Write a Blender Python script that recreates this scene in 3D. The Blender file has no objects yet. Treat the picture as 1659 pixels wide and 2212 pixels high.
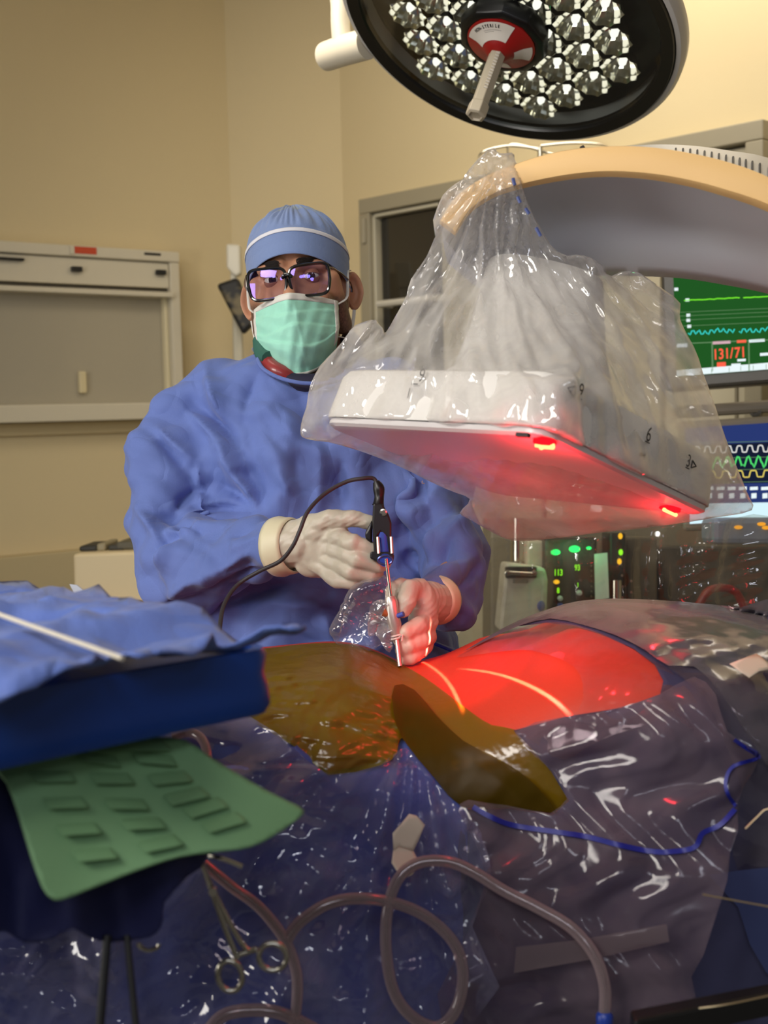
import bpy, bmesh, math, random
import numpy as np
from mathutils import Vector, Matrix, noise
from mathutils.bvhtree import BVHTree
from mathutils.geometry import delaunay_2d_cdt
random.seed(7); np.random.seed(7)
S = bpy.context.scene
COL = S.collection

# ------------------------------------------------------------------ camera
F = 2600.0                                   # focal length in pixels of a 1659 x 2212 frame
PITCH = math.radians(5.0); ROLL = math.radians(1.3)
C0 = Vector((0, 0, 1.42))
FW = Vector((0, math.cos(PITCH), -math.sin(PITCH)))
_u = Vector((0, math.sin(PITCH), math.cos(PITCH))); _r = Vector((1, 0, 0))
RT = math.cos(ROLL)*_r - math.sin(ROLL)*_u
UP = math.cos(ROLL)*_u + math.sin(ROLL)*_r
def P(x, y, d):
    """world point seen at (x, y) of the frame at distance d along the view axis"""
    return C0 + FW*d + RT*((x-829.5)*d/F) - UP*((y-1106)*d/F)
cam_d = bpy.data.cameras.new('camera'); cam = bpy.data.objects.new('camera', cam_d); COL.objects.link(cam)
cam.matrix_world = Matrix((( RT.x, UP.x, -FW.x, C0.x), (RT.y, UP.y, -FW.y, C0.y), (RT.z, UP.z, -FW.z, C0.z), (0, 0, 0, 1)))
cam_d.sensor_fit = 'HORIZONTAL'; cam_d.sensor_width = 36; cam_d.lens = F/1659*36
cam_d.clip_start = .02
cam_d.dof.use_dof = True; cam_d.dof.focus_distance = 1.72; cam_d.dof.aperture_fstop = 7.5
S.camera = cam
S.view_settings.view_transform = 'Standard'; S.view_settings.look = 'None'; S.view_settings.gamma = 1
S.view_settings.exposure = 0.1
try:
    S.cycles.transparent_max_bounces = 24
except Exception: pass

# ------------------------------------------------------------------ world and lamps
W = bpy.data.worlds.new('world'); S.world = W; W.use_nodes = True
W.node_tree.nodes['Background'].inputs[0].default_value = (1.0, .93, .82, 1)
W.node_tree.nodes['Background'].inputs[1].default_value = .12
def area(name, loc, target, size, power, color=(1, 1, 1), shape='RECTANGLE', size_y=None, spread=180):
    l = bpy.data.lights.new(name, 'AREA'); l.energy = power; l.color = color; l.shape = shape; l.size = size
    if size_y: l.size_y = size_y
    l.spread = math.radians(spread)
    o = bpy.data.objects.new(name, l); COL.objects.link(o); o.location = loc
    d = Vector(target)-Vector(loc); o.rotation_euler = d.to_track_quat('-Z', 'Y').to_euler()
    return o
area('ceiling_troffer_light', (-1.5, -.3, 2.75), (.5, 1.9, 1.2), 1.2, 13.5, (1.0, .95, .88), size_y=.6, spread=95)
area('ceiling_troffer_light', (1.0, 3.0, 2.85), (1.0, 3.0, 0), 1.2, 12, (1.0, .90, .76), size_y=.6)
area('added_side_fill', (-1.9, .9, 1.45), (.3, 1.7, 1.2), .5, 16, (1.0, .95, .88), size_y=.9)  # added fill for the arm's underside and gown folds, no real source
area('ceiling_troffer_light', (-.5, 2.2, 2.85), (.9, 3.4, 1.5), .9, 10, (1.0, .90, .75), size_y=.5, spread=120)
for k, (lx, ly, lz) in enumerate(((-.55, -.9, 2.35), (-.30, -.95, 2.42), (.05, -.9, 2.40), (.4, -1.2, 2.2))):
    area('unseen_disc_light', (lx, ly, lz), (.1, 1.5, 1.2), .30, 2.6, (.84, .88, 1.0), 'DISK')  # unseen lamp discs behind the camera, put in to reflect in the glasses

# ------------------------------------------------------------------ materials
def lin(r, g, b):
    f = lambda c: (c/255/12.92) if c/255 <= .04045 else ((c/255+.055)/1.055)**2.4
    return (f(r), f(g), f(b), 1)
def newmat(name):
    m = bpy.data.materials.new(name); m.use_nodes = True; m.node_tree.nodes.clear()
    n = m.node_tree.nodes; o = n.new('ShaderNodeOutputMaterial'); return m, n, m.node_tree.links, o
def bump(n, l, scale, dist, strength=1, detail=3, stretch=(1, 1, 1), kind='noise'):
    tc = n.new('ShaderNodeTexCoord'); mp = n.new('ShaderNodeMapping'); mp.inputs['Scale'].default_value = stretch
    l.new(tc.outputs['Object'], mp.inputs['Vector'])
    if kind == 'voronoi':
        t = n.new('ShaderNodeTexVoronoi'); t.feature = 'SMOOTH_F1'; t.inputs['Scale'].default_value = scale; out = t.outputs['Distance']
    else:
        t = n.new('ShaderNodeTexNoise'); t.inputs['Scale'].default_value = scale; t.inputs['Detail'].default_value = detail; out = t.outputs[0]
    l.new(mp.outputs[0], t.inputs['Vector'])
    b = n.new('ShaderNodeBump'); b.inputs['Distance'].default_value = dist; b.inputs['Strength'].default_value = strength
    l.new(out, b.inputs['Height']); return b, out
def mat(name, c, rough=.5, metal=0, spec=.5, bs=0, bd=0, var=0, vs=8, sheen=0, sub=0, coat=0, stretch=(1, 1, 1), ridge=None):
    m, n, l, o = newmat(name); p = n.new('ShaderNodeBsdfPrincipled'); l.new(p.outputs[0], o.inputs[0])
    c = lin(*c); p.inputs['Base Color'].default_value = c; p.inputs['Roughness'].default_value = rough
    p.inputs['Metallic'].default_value = metal; p.inputs['Specular IOR Level'].default_value = spec
    if sheen: p.inputs['Sheen Weight'].default_value = sheen
    if coat: p.inputs['Coat Weight'].default_value = coat; p.inputs['Coat Roughness'].default_value = .1
    if sub: p.inputs['Subsurface Weight'].default_value = sub; p.inputs['Subsurface Radius'].default_value = (.02, .008, .004); p.inputs['Subsurface Scale'].default_value = .3
    b = None
    if bs: b, _ = bump(n, l, bs, bd, stretch=stretch); l.new(b.outputs[0], p.inputs['Normal'])
    for sc_, ds_ in (ridge or ()):      # sharp creases: folded noise
        tc = n.new('ShaderNodeTexCoord'); t = n.new('ShaderNodeTexNoise'); t.inputs['Scale'].default_value = sc_; t.inputs['Detail'].default_value = 1.5; t.inputs['Distortion'].default_value = .6
        l.new(tc.outputs['Object'], t.inputs['Vector'])
        s1 = n.new('ShaderNodeMath'); s1.operation = 'SUBTRACT'; s1.inputs[1].default_value = .5; l.new(t.outputs[0], s1.inputs[0])
        s2 = n.new('ShaderNodeMath'); s2.operation = 'ABSOLUTE'; l.new(s1.outputs[0], s2.inputs[0])
        s3 = n.new('ShaderNodeMath'); s3.operation = 'MINIMUM'; s3.inputs[1].default_value = .09; l.new(s2.outputs[0], s3.inputs[0])
        b2 = n.new('ShaderNodeBump'); b2.inputs['Distance'].default_value = ds_; b2.inputs['Strength'].default_value = 1; l.new(s3.outputs[0], b2.inputs['Height'])
        if b: l.new(b.outputs[0], b2.inputs['Normal'])
        l.new(b2.outputs[0], p.inputs['Normal']); b = b2
    if var:
        tc = n.new('ShaderNodeTexCoord'); t = n.new('ShaderNodeTexNoise'); t.inputs['Scale'].default_value = vs; t.inputs['Detail'].default_value = 4
        l.new(tc.outputs['Object'], t.inputs['Vector'])
        r = n.new('ShaderNodeMapRange'); r.inputs[1].default_value = .3; r.inputs[2].default_value = .7; r.inputs[3].default_value = 1-var; r.inputs[4].default_value = 1+var
        l.new(t.outputs[0], r.inputs[0])
        mx = n.new('ShaderNodeMix'); mx.data_type = 'RGBA'; mx.blend_type = 'MULTIPLY'; mx.inputs[0].default_value = 1
        mx.inputs[6].default_value = c; l.new(r.outputs[0], mx.inputs[7]); l.new(mx.outputs[2], p.inputs['Base Color'])
    return m
def emit(name, c, s=1):
    m, n, l, o = newmat(name); e = n.new('ShaderNodeEmission'); e.inputs[0].default_value = lin(*c); e.inputs[1].default_value = s
    l.new(e.outputs[0], o.inputs[0]); return m
def film(name, tint=(255, 255, 255), milk=(235, 235, 235), op=.25, gloss=.12, rough=.08, bs=0, bd=.002, trans=.5, edge=.5, streak=0, gedge=.4):
    """thin plastic film: clear + milky scatter + gloss; fresnel raises the gloss at grazing angles"""
    m, n, l, o = newmat(name)
    T = n.new('ShaderNodeBsdfTransparent'); T.inputs[0].default_value = lin(*tint)
    D = n.new('ShaderNodeBsdfDiffuse'); D.inputs[0].default_value = lin(*milk)
    X = n.new('ShaderNodeBsdfTranslucent'); X.inputs[0].default_value = lin(*milk)
    G = n.new('ShaderNodeBsdfGlossy'); G.inputs['Roughness'].default_value = rough; G.inputs[0].default_value = (.95, .95, .95, 1)
    dm = n.new('ShaderNodeMixShader'); dm.inputs[0].default_value = trans; l.new(D.outputs[0], dm.inputs[1]); l.new(X.outputs[0], dm.inputs[2])
    m1 = n.new('ShaderNodeMixShader'); l.new(T.outputs[0], m1.inputs[1]); l.new(dm.outputs[0], m1.inputs[2])
    lw = n.new('ShaderNodeLayerWeight'); lw.inputs[0].default_value = .5
    mr = n.new('ShaderNodeMapRange'); mr.inputs[3].default_value = op; mr.inputs[4].default_value = min(1, op+edge)
    l.new(lw.outputs['Facing'], mr.inputs[0]); l.new(mr.outputs[0], m1.inputs[0])
    if streak:
        tc = n.new('ShaderNodeTexCoord'); t = n.new('ShaderNodeTexNoise'); t.inputs['Scale'].default_value = 9; t.inputs['Detail'].default_value = 5; t.inputs['Distortion'].default_value = 1.0
        l.new(tc.outputs['Object'], t.inputs['Vector'])
        r2 = n.new('ShaderNodeMapRange'); r2.inputs[1].default_value = .4; r2.inputs[2].default_value = .65; r2.inputs[3].default_value = 1-streak; r2.inputs[4].default_value = 1+streak
        l.new(t.outputs[0], r2.inputs[0]); mm = n.new('ShaderNodeMath'); mm.operation = 'MULTIPLY'; l.new(mr.outputs[0], mm.inputs[0]); l.new(r2.outputs[0], mm.inputs[1]); l.new(mm.outputs[0], m1.inputs[0])
    m2 = n.new('ShaderNodeMixShader'); l.new(m1.outputs[0], m2.inputs[1]); l.new(G.outputs[0], m2.inputs[2])
    g2 = n.new('ShaderNodeMapRange'); g2.inputs[3].default_value = gloss; g2.inputs[4].default_value = min(1, gloss+gedge)
    fr = n.new('ShaderNodeLayerWeight'); fr.inputs[0].default_value = .5
    pw = n.new('ShaderNodeMath'); pw.operation = 'POWER'; pw.inputs[1].default_value = 3; l.new(fr.outputs['Facing'], pw.inputs[0])
    l.new(pw.outputs[0], g2.inputs[0]); l.new(g2.outputs[0], m2.inputs[0])
    if bs:
        b, _ = bump(n, l, bs, bd)
        for q in (D, G, X, lw, fr): l.new(b.outputs[0], q.inputs['Normal'])
    l.new(m2.outputs[0], o.inputs[0]); return m

# ------------------------------------------------------------------ mesh helpers
class MB:
    def __init__(s): s.v = []; s.f = []
    def add(s, vs, fs):
        k = len(s.v); s.v += [Vector(v) for v in vs]; s.f += [tuple(i+k for i in f) for f in fs]; return s
    def box(s, o, a, b, c):
        """box centred on o with half-axis vectors a, b, c"""
        o, a, b, c = map(Vector, (o, a, b, c))
        vs = [o+i*a+j*b+k*c for k in (-1, 1) for j in (-1, 1) for i in (-1, 1)]
        return s.add(vs, [(0, 2, 3, 1), (4, 5, 7, 6), (0, 1, 5, 4), (2, 6, 7, 3), (0, 4, 6, 2), (1, 3, 7, 5)])
    def quadbox(s, q, t):
        """slab on the four corners q with thickness vector t"""
        q = [Vector(p) for p in q]; t = Vector(t)
        return s.add(q+[p+t for p in q], [(0, 1, 2, 3), (7, 6, 5, 4)]+[(i, (i+4), (i+1) % 4+4, (i+1) % 4) for i in range(4)])
    def prism(s, q, t):
        n = len(q); q = [Vector(p) for p in q]; t = Vector(t)
        return s.add(q+[p+t for p in q], [tuple(range(n)), tuple(range(2*n-1, n-1, -1))]+[(i, i+n, (i+1) % n+n, (i+1) % n) for i in range(n)])
    def tube(s, path, r, seg=12, cap=True, closed=False, flat=None):
        path = [Vector(p) for p in path]; n = len(path)
        rr = r if hasattr(r, '__len__') else [r]*n
        k0 = len(s.v); pn = None
        for i, p in enumerate(path):
            t = (path[(i+1) % n if closed else min(i+1, n-1)]-path[(i-1) % n if closed else max(i-1, 0)]).normalized()
            if pn is None:
                pn = t.cross(Vector((0, 0, 1)));
                if pn.length < .1: pn = t.cross(Vector((1, 0, 0)))
            pn = (pn-t*pn.dot(t)).normalized(); b = t.cross(pn)
            for j in range(seg):
                a = 2*math.pi*j/seg
                q = pn*math.cos(a)*rr[i]+b*math.sin(a)*rr[i]*(flat or 1)
                s.v.append(p+q)
        m = n if closed else n-1
        for i in range(m):
            for j in range(seg):
                a = k0+i*seg+j; b2 = k0+i*seg+(j+1) % seg; c = k0+((i+1) % n)*seg+(j+1) % seg; d = k0+((i+1) % n)*seg+j
                s.f.append((a, b2, c, d))
        if cap and not closed:
            s.f.append(tuple(k0+j for j in range(seg))[::-1]); s.f.append(tuple(k0+(n-1)*seg+j for j in range(seg)))
        return s
    def lathe(s, o, ax, prof, seg=32, cap=True):
        """prof: list of (radius, height along ax)"""
        o = Vector(o); ax = Vector(ax).normalized(); a = ax.orthogonal().normalized(); b = ax.cross(a); k0 = len(s.v)
        for r, h in prof:
            for j in range(seg):
                t = 2*math.pi*j/seg; s.v.append(o+ax*h+(a*math.cos(t)+b*math.sin(t))*r)
        for i in range(len(prof)-1):
            for j in range(seg):
                s.f.append((k0+i*seg+j, k0+i*seg+(j+1) % seg, k0+(i+1)*seg+(j+1) % seg, k0+(i+1)*seg+j))
        if cap:
            s.f.append(tuple(k0+j for j in range(seg))[::-1]); s.f.append(tuple(k0+(len(prof)-1)*seg+j for j in range(seg)))
        return s
    def ell(s, o, a, b, c, nu=24, nv=14):
        o, a, b, c = map(Vector, (o, a, b, c)); k0 = len(s.v)
        for i in range(1, nv):
            th = math.pi*i/nv
            for j in range(nu):
                ph = 2*math.pi*j/nu; s.v.append(o+a*math.sin(th)*math.cos(ph)+b*math.sin(th)*math.sin(ph)+c*math.cos(th))
        s.v += [o+c, o-c]; t, bt = len(s.v)-2, len(s.v)-1
        for i in range(nv-2):
            for j in range(nu): s.f.append((k0+i*nu+j, k0+(i+1)*nu+j, k0+(i+1)*nu+(j+1) % nu, k0+i*nu+(j+1) % nu))
        for j in range(nu):
            s.f.append((t, k0+j, k0+(j+1) % nu)); s.f.append((bt, k0+(nv-2)*nu+(j+1) % nu, k0+(nv-2)*nu+j))
        return s
    def capsule(s, p, q, r0, r1, seg=16):
        p, q = Vector(p), Vector(q); d = q-p; L = d.length or 1e-6; n = 6; prof = []
        for i in range(n+1): a = -math.pi/2+math.pi/2*i/n; prof.append((max(1e-4, r0*math.cos(a)), r0*math.sin(a)))
        for i in range(1, n+1): a = math.pi/2*i/n; prof.append((max(1e-4, r1*math.cos(a)), L+r1*math.sin(a)))
        prof.insert(n+1, (r1, L)); return s.lathe(p, d, prof, seg)
    def grid(s, fn, nu, nv, wrap=False):
        k0 = len(s.v)
        for i in range(nv+1):
            for j in range(nu if wrap else nu+1): s.v.append(Vector(fn(j/nu, i/nv)))
        w = nu if wrap else nu+1
        for i in range(nv):
            for j in range(nu): s.f.append((k0+i*w+j, k0+i*w+(j+1) % w, k0+(i+1)*w+(j+1) % w, k0+(i+1)*w+j))
        return s
    def build(s, name, m, parent=None, smooth=True, bevel=0, angle=40, remesh=0, sm=0, solid=0, sub=0, fn=None, bseg=2, off=0):
        me = bpy.data.meshes.new(name); me.from_pydata([tuple(v) for v in s.v], [], s.f)
        bm = bmesh.new(); bm.from_mesh(me); bmesh.ops.recalc_face_normals(bm, faces=bm.faces); bm.to_mesh(me); bm.free()
        o = bpy.data.objects.new(name, me); COL.objects.link(o)
        if remesh:
            md = o.modifiers.new('r', 'REMESH'); md.mode = 'VOXEL'; md.voxel_size = remesh; bake(o)
            if sm: smooth_mesh(o, sm)
        if sub: md = o.modifiers.new('s', 'SUBSURF'); md.levels = md.render_levels = sub; bake(o)
        if fn: fn(o)
        if bevel: md = o.modifiers.new('b', 'BEVEL'); md.width = bevel; md.segments = bseg; md.limit_method = 'ANGLE'; md.angle_limit = math.radians(35)
        if solid: md = o.modifiers.new('t', 'SOLIDIFY'); md.thickness = solid; md.offset = off
        if bevel or solid: bake(o)
        return fin(o, m, parent, smooth, angle)
def fin(o, m, parent=None, smooth=True, angle=40):
    me = o.data; me.materials.clear(); me.materials.append(m)
    if smooth:
        me.polygons.foreach_set('use_smooth', [True]*len(me.polygons))
        if angle < 180: me.set_sharp_from_angle(angle=math.radians(angle))
    if parent is not None:
        off = world_loc(parent); me.transform(Matrix.Translation(-off)); o.parent = parent
    return o
def world_loc(o):
    v = Vector(o.location)
    while o.parent is not None: o = o.parent; v += o.location
    return v
def bake(o):
    dg = bpy.context.evaluated_depsgraph_get(); dg.update()
    me = bpy.data.meshes.new_from_object(o.evaluated_get(dg)); old = o.data
    o.modifiers.clear(); o.data = me; me.name = o.name; bpy.data.meshes.remove(old)
def co(o):
    a = np.empty(len(o.data.vertices)*3, np.float32); o.data.vertices.foreach_get('co', a); return a.reshape(-1, 3).astype(float)
def setco(o, a):
    o.data.vertices.foreach_set('co', a.astype(np.float32).ravel()); o.data.update()
def normals(o):
    a = np.empty(len(o.data.vertices)*3, np.float32); o.data.vertices.foreach_get('normal', a); return a.reshape(-1, 3).astype(float)
def smooth_mesh(o, it):
    e = np.empty(len(o.data.edges)*2, np.int32); o.data.edges.foreach_get('vertices', e); e = e.reshape(-1, 2)
    a = co(o); n = len(a); deg = np.bincount(e.ravel(), minlength=n)[:, None].clip(1)
    for _ in range(it):
        s = np.zeros_like(a)
        for k in range(3): s[:, k] = np.bincount(e[:, 0], a[e[:, 1], k], n)+np.bincount(e[:, 1], a[e[:, 0], k], n)
        a = .4*a+.6*s/deg
    setco(o, a)
def bvh(o):
    a = co(o)+np.array(world_loc(o)); return BVHTree.FromPolygons([tuple(v) for v in a], [tuple(p.vertices) for p in o.data.polygons])
def bvh_mb(s): return BVHTree.FromPolygons([tuple(v) for v in s.v], s.f)
def ray(tree, x, y):
    d = (P(x, y, 1)-C0); L = d.length; h = tree.ray_cast(C0, d/L)
    return (h[0], h[1], h[3]/L) if h[0] is not None else (None, None, None)
def tag(o, label=None, cat=None, group=None, kind=None):
    for k, v in (('label', label), ('category', cat), ('group', group), ('kind', kind)):
        if v: o[k] = v
    return o
def empty(name, loc, label, cat, group=None):
    o = bpy.data.objects.new(name, None); COL.objects.link(o); o.location = loc; o.empty_display_size = .05
    return tag(o, label, cat, group)
def struct(o): o['kind'] = 'structure'; return o
def catmull(pts, n=8, closed=False):
    pts = [Vector(p) for p in pts]; out = []; N = len(pts)
    for i in range(N if closed else N-1):
        g = (lambda k: pts[k % N]) if closed else (lambda k: pts[max(0, min(N-1, k))])
        a, b, c, d = g(i-1), g(i), g(i+1), g(i+2)
        for j in range(n):
            t = j/n; out.append(.5*((2*b)+(c-a)*t+(2*a-5*b+4*c-d)*t*t+(3*b-3*c+d-a)*t**3))
    if not closed: out.append(pts[-1])
    return out
def sm2(pts, n=6, closed=True): return [(p.x, p.y) for p in catmull([(x, y, 0) for x, y in pts], n, closed)]
def text_mesh(txt, o, ax, ay, h, name, m, parent, thick=.0004, sq=1.0, bold=0):
    """flat lettering: o = left end of the base line, ax/ay unit vectors, h = height of capitals"""
    cu = bpy.data.curves.new('t', 'FONT'); cu.body = txt; cu.size = 1; cu.extrude = 0; cu.offset = bold; cu.resolution_u = 3
    to = bpy.data.objects.new('t', cu); COL.objects.link(to); dg = bpy.context.evaluated_depsgraph_get(); dg.update()
    me = bpy.data.meshes.new_from_object(to.evaluated_get(dg)); bpy.data.objects.remove(to); bpy.data.curves.remove(cu)
    ax, ay, o = Vector(ax).normalized(), Vector(ay).normalized(), Vector(o); k = h/.7
    for v in me.vertices: v.co = o+ax*v.co.x*k*sq+ay*v.co.y*k
    ob = bpy.data.objects.new(name, me); COL.objects.link(ob)
    return fin(ob, m, parent, False)
# crease fields ---------------------------------------------------------------
def _h(i): return np.random.RandomState(i)
def crumple(p, seed, freq, n=5, warp=.35):
    """sharp random folds, like crushed film; p is (N,3); roughly -1..1"""
    r = _h(seed); w = np.zeros_like(p)
    for _ in range(4):
        k = r.normal(size=3)*freq*.6; w += np.sin(p@k+r.rand()*6)[:, None]*r.normal(size=3)*warp/freq
    q = p+w; s = np.zeros(len(p)); tot = 0
    for i in range(n):
        f = freq*(1.0+.55*i); k = r.normal(size=3); k /= np.linalg.norm(k); a = 1/(1+.55*i)
        ph = (q@k)*f/2+r.rand(); s += a*(np.abs((ph % 1)*2-1)*2-1); tot += a
        q = q+np.outer(np.sin(ph*2.3+i), r.normal(size=3))*.12/f
    return s/tot*1.8
def wav(p, seed, freq, n=6):
    r = _h(seed); s = np.zeros(len(p))
    for _ in range(n):
        k = r.normal(size=3); k *= freq*(.6+.9*r.rand())/np.linalg.norm(k); s += np.sin(p@k+r.rand()*6.28)
    return s/math.sqrt(n)
def sheet(name, poly, depth, m, parent=None, step=14, disp=None, solid=0, round_=4, smooth=True, angle=180, back=None, extra=None):
    """a real surface spanned over an outline: every outline and inner point gets its own distance depth(x, y).
    back: second depth function closes the shape behind."""
    pl = sm2(poly, round_) if round_ else list(poly)
    n = len(pl); A = np.array(pl); x0, y0 = A.min(0); x1, y1 = A.max(0)
    pts = [Vector((x, y)) for x, y in pl]
    gy = np.arange(y0+step*.5, y1, step*.87); row = 0
    def inside(x, y):
        X, Y = A[:, 0], A[:, 1]; X2, Y2 = np.roll(X, -1), np.roll(Y, -1)
        c = ((Y > y) != (Y2 > y)) & (x < (X2-X)*(y-Y)/(Y2-Y+1e-12)+X); return c.sum() % 2 == 1
    B = np.roll(A, -1, 0)-A
    for y in gy:
        row += 1
        for x in np.arange(x0+(step/2 if row % 2 else 0), x1, step):
            if not inside(x, y): continue
            t = (((np.array([x, y])-A)*B).sum(1)/((B*B).sum(1)+1e-9)).clip(0, 1); dd = np.hypot(*((A+B*t[:, None])-[x, y]).T).min()
            if dd > step*.4: pts.append(Vector((x, y)))
    vs, es, fs, *_ = delaunay_2d_cdt(pts, [(i, (i+1) % n) for i in range(n)], [], 1, 1e-4)
    xy = [(v.x, v.y) for v in vs]
    w = [P(x, y, depth(x, y)) for x, y in xy]; f = [tuple(q) for q in fs]
    me_v = list(w)
    if back:
        Bd = {(round(x, 2), round(y, 2)) for x, y in pl}; mp = {}
        for i, (x, y) in enumerate(xy):
            if (round(x, 2), round(y, 2)) in Bd: mp[i] = i
            else: mp[i] = len(me_v); me_v.append(P(x, y, back(x, y)))
        f += [tuple(mp[i] for i in q)[::-1] for q in f]
    s = MB(); s.v = me_v; s.f = f
    def dz(o):
        if disp is None: return
        a = co(o); d = disp(a)
        if d.ndim == 1: d = normals(o)*d[:, None]
        setco(o, a+d)
    return s.build(name, m, parent, smooth, solid=solid, fn=dz, angle=angle)
# ------------------------------------------------------------------ the room
M_wall = mat('wall_paint', (218, 201, 160), .75, bs=60, bd=.0004)
M_floor = mat('floor_vinyl', (120, 118, 112), .4, var=.1)
M_ceil = mat('ceiling_paint', (215, 208, 190), .9)
c1 = P(513, 880, 4.3); c1.z = 0
c2 = P(752, 880, 4.3); c2.z = 0
DL = Vector((-.8, -.6, 0)); NL = Vector((.6, -.8, 0))
DR = Vector((.702, -.712, 0)).normalized(); NR = Vector((-.712, -.702, 0)).normalized()
DC = (c2-c1).normalized(); NC = Vector((DC.y, -DC.x, 0))
Z = Vector((0, 0, 1)); H = 3.0
def onplane(x, y, p0, n):
    d = P(x, y, 1)-C0; return C0+d*((Vector(p0)-C0).dot(n)/d.dot(n))
def wallbox(name, p, q, n, t, m, z0=0, z1=H, parent=None):
    s = MB(); s.quadbox([p+Z*z0, q+Z*z0, q+Z*z1, p+Z*z1], -n*t); return s.build(name, m, parent, False)
LE = c1+DL*3.6; RE = c2+DR*3.9
struct(wallbox('wall_left', LE, c1, NL, .12, M_wall))
struct(wallbox('wall_corner', c1, c2, NC, .12, M_wall))
struct(wallbox('wall_right', c2, RE, NR, .12, M_wall))
fp = [LE, c1, c2, RE, Vector((RE.x, -1.6, 0)), Vector((LE.x, -1.6, 0))]
struct(MB().prism(fp, (0, 0, -.1)).build('floor', M_floor, None, False))
struct(MB().prism([p+Z*H for p in fp], (0, 0, .1)).build('ceiling', M_ceil, None, False))

class Face:
    """wall coordinates: u along the wall, z up, w out of the wall"""
    def __init__(s, o, du, n, w=0): s.o, s.du, s.n, s.w = o, du, n, w
    def uz(s, x, y, w=None):
        p = onplane(x, y, s.o+s.n*(s.w if w is None else w), s.n)-s.o; return p.dot(s.du), p.z
    def p(s, u, z, w=0): return s.o+s.du*u+Z*z+s.n*w
    def box(s, mb, u0, u1, z0, z1, w0, w1):
        return mb.box(s.p((u0+u1)/2, (z0+z1)/2, (w0+w1)/2), s.du*abs(u1-u0)/2, Z*(z1-z0)/2, s.n*abs(w1-w0)/2)
FL = Face(c1, DL, NL); FR = Face(c2, DR, NR)

# pass-through cabinet on the left wall
M_cab = mat('cabinet_paint', (214, 206, 184), .45)
M_cabd = mat('cabinet_gap', (90, 84, 72), .6)
M_black = mat('black_plastic', (14, 14, 15), .45)
M_frost = mat('frosted_panel', (176, 168, 148), .22, spec=.6, coat=.3)
ur = FL.uz(384, 560, .07)[0]; zt = FL.uz(378, 545, .07)[1]; zb = FL.uz(342, 905, .07)[1]; ul = 2.0
hd = FL.uz(370, 636, .07)[1]
cab = empty('wall_cabinet', FL.p((ur+ul)/2, zb, 0), 'cream pass through cabinet with a sliding panel on the left wall', 'cabinet')
s = MB(); FL.box(s, ur, ul, zt-.035, zt, 0, .085); FL.box(s, ur, ur+.035, zb, zt-.035, 0, .08)
FL.box(s, ul-.1, ul, zb, zt-.035, 0, .08); FL.box(s, ur, ul, zb, zb+.055, 0, .09)
s.build('frame', M_cab, cab, False, bevel=.004)
s = MB(); FL.box(s, ur+.036, ul-.1, hd+.02, zt-.037, 0, .07); s.build('header_panel', M_cab, cab, False, bevel=.003)
s = MB(); FL.box(s, ur+.036, ul-.1, hd-.012, hd+.004, 0, .1); s.build('ledge', M_cab, cab, False, bevel=.002)
s = MB(); FL.box(s, ur+.036, ul-.1, hd+.006, hd+.018, 0, .055); s.build('shadow_gap', M_cabd, cab, False)
s = MB(); FL.box(s, ur+.036, ul-.1, zb+.05, hd-.012, .01, .03); s.build('sliding_panel', M_frost, cab, False)
s = MB(); FL.box(s, ur+.036, ur+.05, zb+.05, hd-.012, .03, .055); s.build('panel_track', mat('cream_track', (225, 214, 178), .5), cab, False, bevel=.002)
u, z = FL.uz(175, 826, .03); s = MB(); FL.box(s, u-.012, u+.012, z-.035, z+.035, .03, .05); s.build('finger_pull', mat('pull', (222, 208, 166), .4), cab, False, bevel=.004)
u, z = FL.uz(184, 541, .085); s = MB(); FL.box(s, u-.038, u+.038, z-.011, z+.011, .085, .087)
s.build('red_sticker', mat('red_sticker', (200, 70, 32), .5), cab, False)
s = MB(); FL.box(s, u+.038, u+.052, z-.014, z+.012, .085, .09); s.build('sticker_tab', M_cab, cab, False)
for x, y, w, h in ((163, 582, .017, .008), (345, 589, .017, .008), (18, 560, .045, .004), (325, 550, .03, .004)):
    u, z = FL.uz(x, y, .07); s = MB(); FL.box(s, u-w, u+w, z-h, z+h, .07, .087+.001); s.build('latch', M_black, cab, False, bevel=.002)
# sill band under the cabinet, lower rail
z0 = FL.uz(340, 932, .02)[1]
s = MB(); FL.box(s, ur-.03, 3.5, z0, zb-.002, 0, .02); struct(s.build('trim_1', mat('sill_paint', (206, 188, 146), .7), None, False, bevel=.003))
z1 = FL.uz(155, 1190, .05)[1]
s = MB(); FL.box(s, .05, 3.5, z1-.34, z1, 0, .06); struct(s.build('trim_2', mat('rail_paint', (196, 180, 140), .7), None, False, bevel=.004))
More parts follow.
